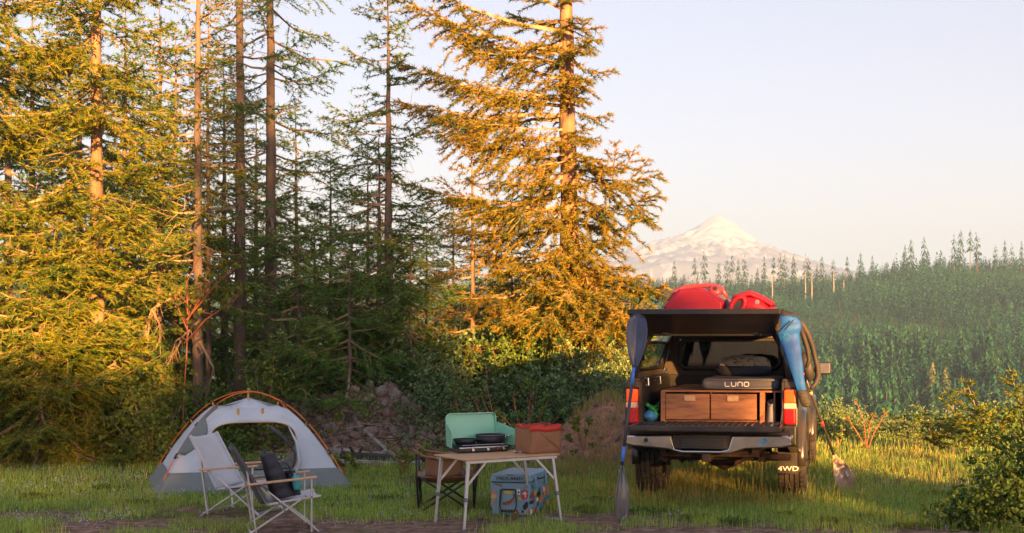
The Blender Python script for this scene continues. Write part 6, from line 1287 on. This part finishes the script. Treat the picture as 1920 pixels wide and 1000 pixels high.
loft('blue_torso', [(1462, 1490, 593), (1461, 1501, 603), (1459, 1503, 615), (1458, 1499, 628), (1464, 1501, 645), (1471, 1503, 662), (1479, 1506, 685), (1487, 1508, 708), (1492, 1510, 724), (1496, 1512, 734)], 11.45, M_['blue'], .30, .1, fold=.12)
loft('black_cuff', [(1494, 1513, 732), (1497, 1517, 745), (1500, 1521, 755), (1507, 1519, 763)], 11.54, M_['neo'], .6, fold=.1)
loft('collar', [(1464, 1474, 583), (1461, 1490, 589), (1462, 1498, 597), (1464, 1502, 606)], 11.53, M_['neo'], .5, fold=.1)
loft('collar_flap', [(1459, 1464, 597), (1454, 1464, 608), (1453, 1463, 620)], 11.40, M_['neo'], .5)
def arm(name, pts, r, m, D): MB().tube([wp(x, y, D + dz) for x, y, dz in pts], r, 12, flat=(1, .7)).build(name, m, ws, smooth=True)
arm('black_sleeve', [(1492, 598, 0), (1505, 610, 0), (1515, 627, .02), (1523, 648, .04), (1528, 670, .05), (1533, 690, .06), (1534, 708, .04), (1528, 722, 0), (1520, 729, -.03)], [.035, .045, .042, .036, .033, .038, .042, .036, .02], M_['neo'], 11.75)
arm('black_sleeve', [(1500, 612, 0), (1508, 635, 0), (1514, 655, 0), (1517, 676, 0), (1512, 690, 0)], [.03, .036, .033, .03, .024], M_['neo'], 11.62)
arm('black_leg', [(1508, 660, .1), (1515, 690, .1), (1522, 715, .1)], [.05, .055, .03], M_['pack'], 11.7)
MB().tube([wp(1471, 619, 11.36), wp(1480, 609, 11.355), wp(1488, 600, 11.37)], .006, 6).build('zip', M_['black'], ws)
for k in range(9): a = k * .7; MB().tube([wp(1475 + 4 * math.cos(a), 632 + 5 * math.sin(a), 11.375), wp(1475 + 7 * math.cos(a + .5), 632 + 8 * math.sin(a + .5), 11.38)], .0022, 4).build('printed_emblem', M_['sticker_teal'], ws)

# ------------------------------------------------------------------ paddles
def paddle(name, label, a, b, blades_, tapes, m_shaft='shaft', r=.0145):
    a, b = Vector(a), Vector(b); root = thing(name, label, 'paddle', a); v = b - a
    MB().tube([v * t for t in (0, .5, 1)], r, 10).build('shaft', M_[m_shaft], root, smooth=True)
    for t0, t1, m in tapes: MB().tube([v * t0, v * t1], r * 1.12, 10).build('tape', M_[m], root, smooth=True)
    for base, tip, L0, W0, m, nrm, asym, deco in blades_:
        bv, tv = Vector(base) - a, Vector(tip) - a; d = (tv - bv).normalized(); nrm = Vector(nrm); w = d.cross(nrm).normalized(); nn = w.cross(d); Lb = (tv - bv).length
        def f(u, t):
            ww = W0 / 2 * float(np.interp(t, [0, .08, .2, .35, .55, .72, .86, .94, .98, 1], [.12, .22, .48, .74, .95, 1, .9, .7, .45, .15])); s_ = 2 * u - 1; ww *= 1 + asym * s_
            return bv + d * (t * Lb) + w * (s_ * ww) + nn * (.018 * s_ * s_ * 1 + .03 * math.sin(t * 2.4) - .012 * math.exp(-(s_ * 7) ** 2) * (1 - t))
        bl_ = MB().grid(f, 25, 24).build('blade', M_[m], root, smooth=True, solid=.006)
        MB().tube([f(.5, t) + nn * -.006 for t in np.linspace(0, .7, 6)], [.013, .012, .010, .008, .005, .002], 8).build('spine', M_[m], bl_, smooth=True)
        if deco: deco(bl_, f, d, w, nn)
    return root
tp = P(1189, 686, 11.05); sh_a = P(1166, 872, 10.82); n_ = (0, -1, 0)
def logo1(bl, f, d, w, nn):
    c = f(.5, .34) - nn * .028; M = frame(c, -w if w.x < 0 else w, (0, 0, 1))
    MB().prism([(-.03, .012), (.03, .012), (.026, .02), (-.026, .02)], M, .002).build('logo', M_['white'], bl); MB().prism([(-.04, -.002), (.04, -.002), (.034, .009), (-.034, .009)], M, .002).build('logo', M_['white'], bl)
    MB().prism([(.03 * math.cos(a), -.006 + .022 * math.sin(a)) for a in np.linspace(math.pi, 2 * math.pi, 12)], M, .002).build('logo', M_['white'], bl); MB().prism([(.018 * math.cos(a) + .003, -.010 + .010 * math.sin(a)) for a in np.linspace(math.pi, 2 * math.pi, 10)], M, .004).build('logo', M_['blade'], bl)
def logo2(bl, f, d, w, nn):
    c = f(.5, .12) - nn * .032; M = frame(c, w if w.x > 0 else -w, (0, 0, 1)); MB().prism([(-.022, -.02), (.022, -.02), (.024, .0), (.01, .03), (0, .036), (-.014, .02), (-.024, .006)], M, .002).build('logo', M_['sticker_grey'], bl)
pl = paddle('kayak_paddle', 'tall dark kayak paddle with blue tape leaning on the raised hatch', sh_a, tp, [(P(1190, 700, 11.06), P(1195, 590, 11.16), 0, .192, 'blade', n_, .06, logo1), (sh_a + Vector((0, 0, -.0)), Vector(gp(1162, 10.8)) + Vector((0, 0, .012)), 0, .135, 'bladedark', (.25, -1, 0), -.1, logo2)], [(.03, .18, 'bluetape'), (.80, .98, 'bluetape')])
pa2, pb2 = P(1508, 703, 12.0), P(1563, 852, 12.8); tip2 = gp(1592, 13.05) + Vector((0, 0, .01))
def logo3(bl, f, d, w, nn):
    c = f(.72, .52) - nn * .012; dd = d if d.z < 0 else -d; M = frame(c + Vector((0, -.012, 0)), d, w if (d.cross(w)).y < 0 else -w); text('lettering', 'WERNER', .052, M, M_['white'], bl, .002, 1.0, 1.1)
    c = f(.28, .55) + Vector((0, -.02, 0)); M = frame(c, d, w if (d.cross(w)).y < 0 else -w); text('lettering', 'SHO', .045, M, M_['white'], bl, .002, 1.0, 1.1) if False else MB().prism([(-.04, -.012), (-.02, .016), (.0, -.004), (.02, .018), (.04, -.01), (.02, -.016), (0, -.012)], M, .002).build('logo', M_['white'], bl)
p2 = paddle('kayak_paddle', 'kayak paddle with sunlit tan blade leaning on the right flank of the truck', pa2, pb2, [(pb2, tip2, 0, .215, 'bladetan', (.1, -1, 0), .05, logo3)], [(.57, .63, 'red'), (-.02, .02, 'red'), (.20, .235, 'wood')])
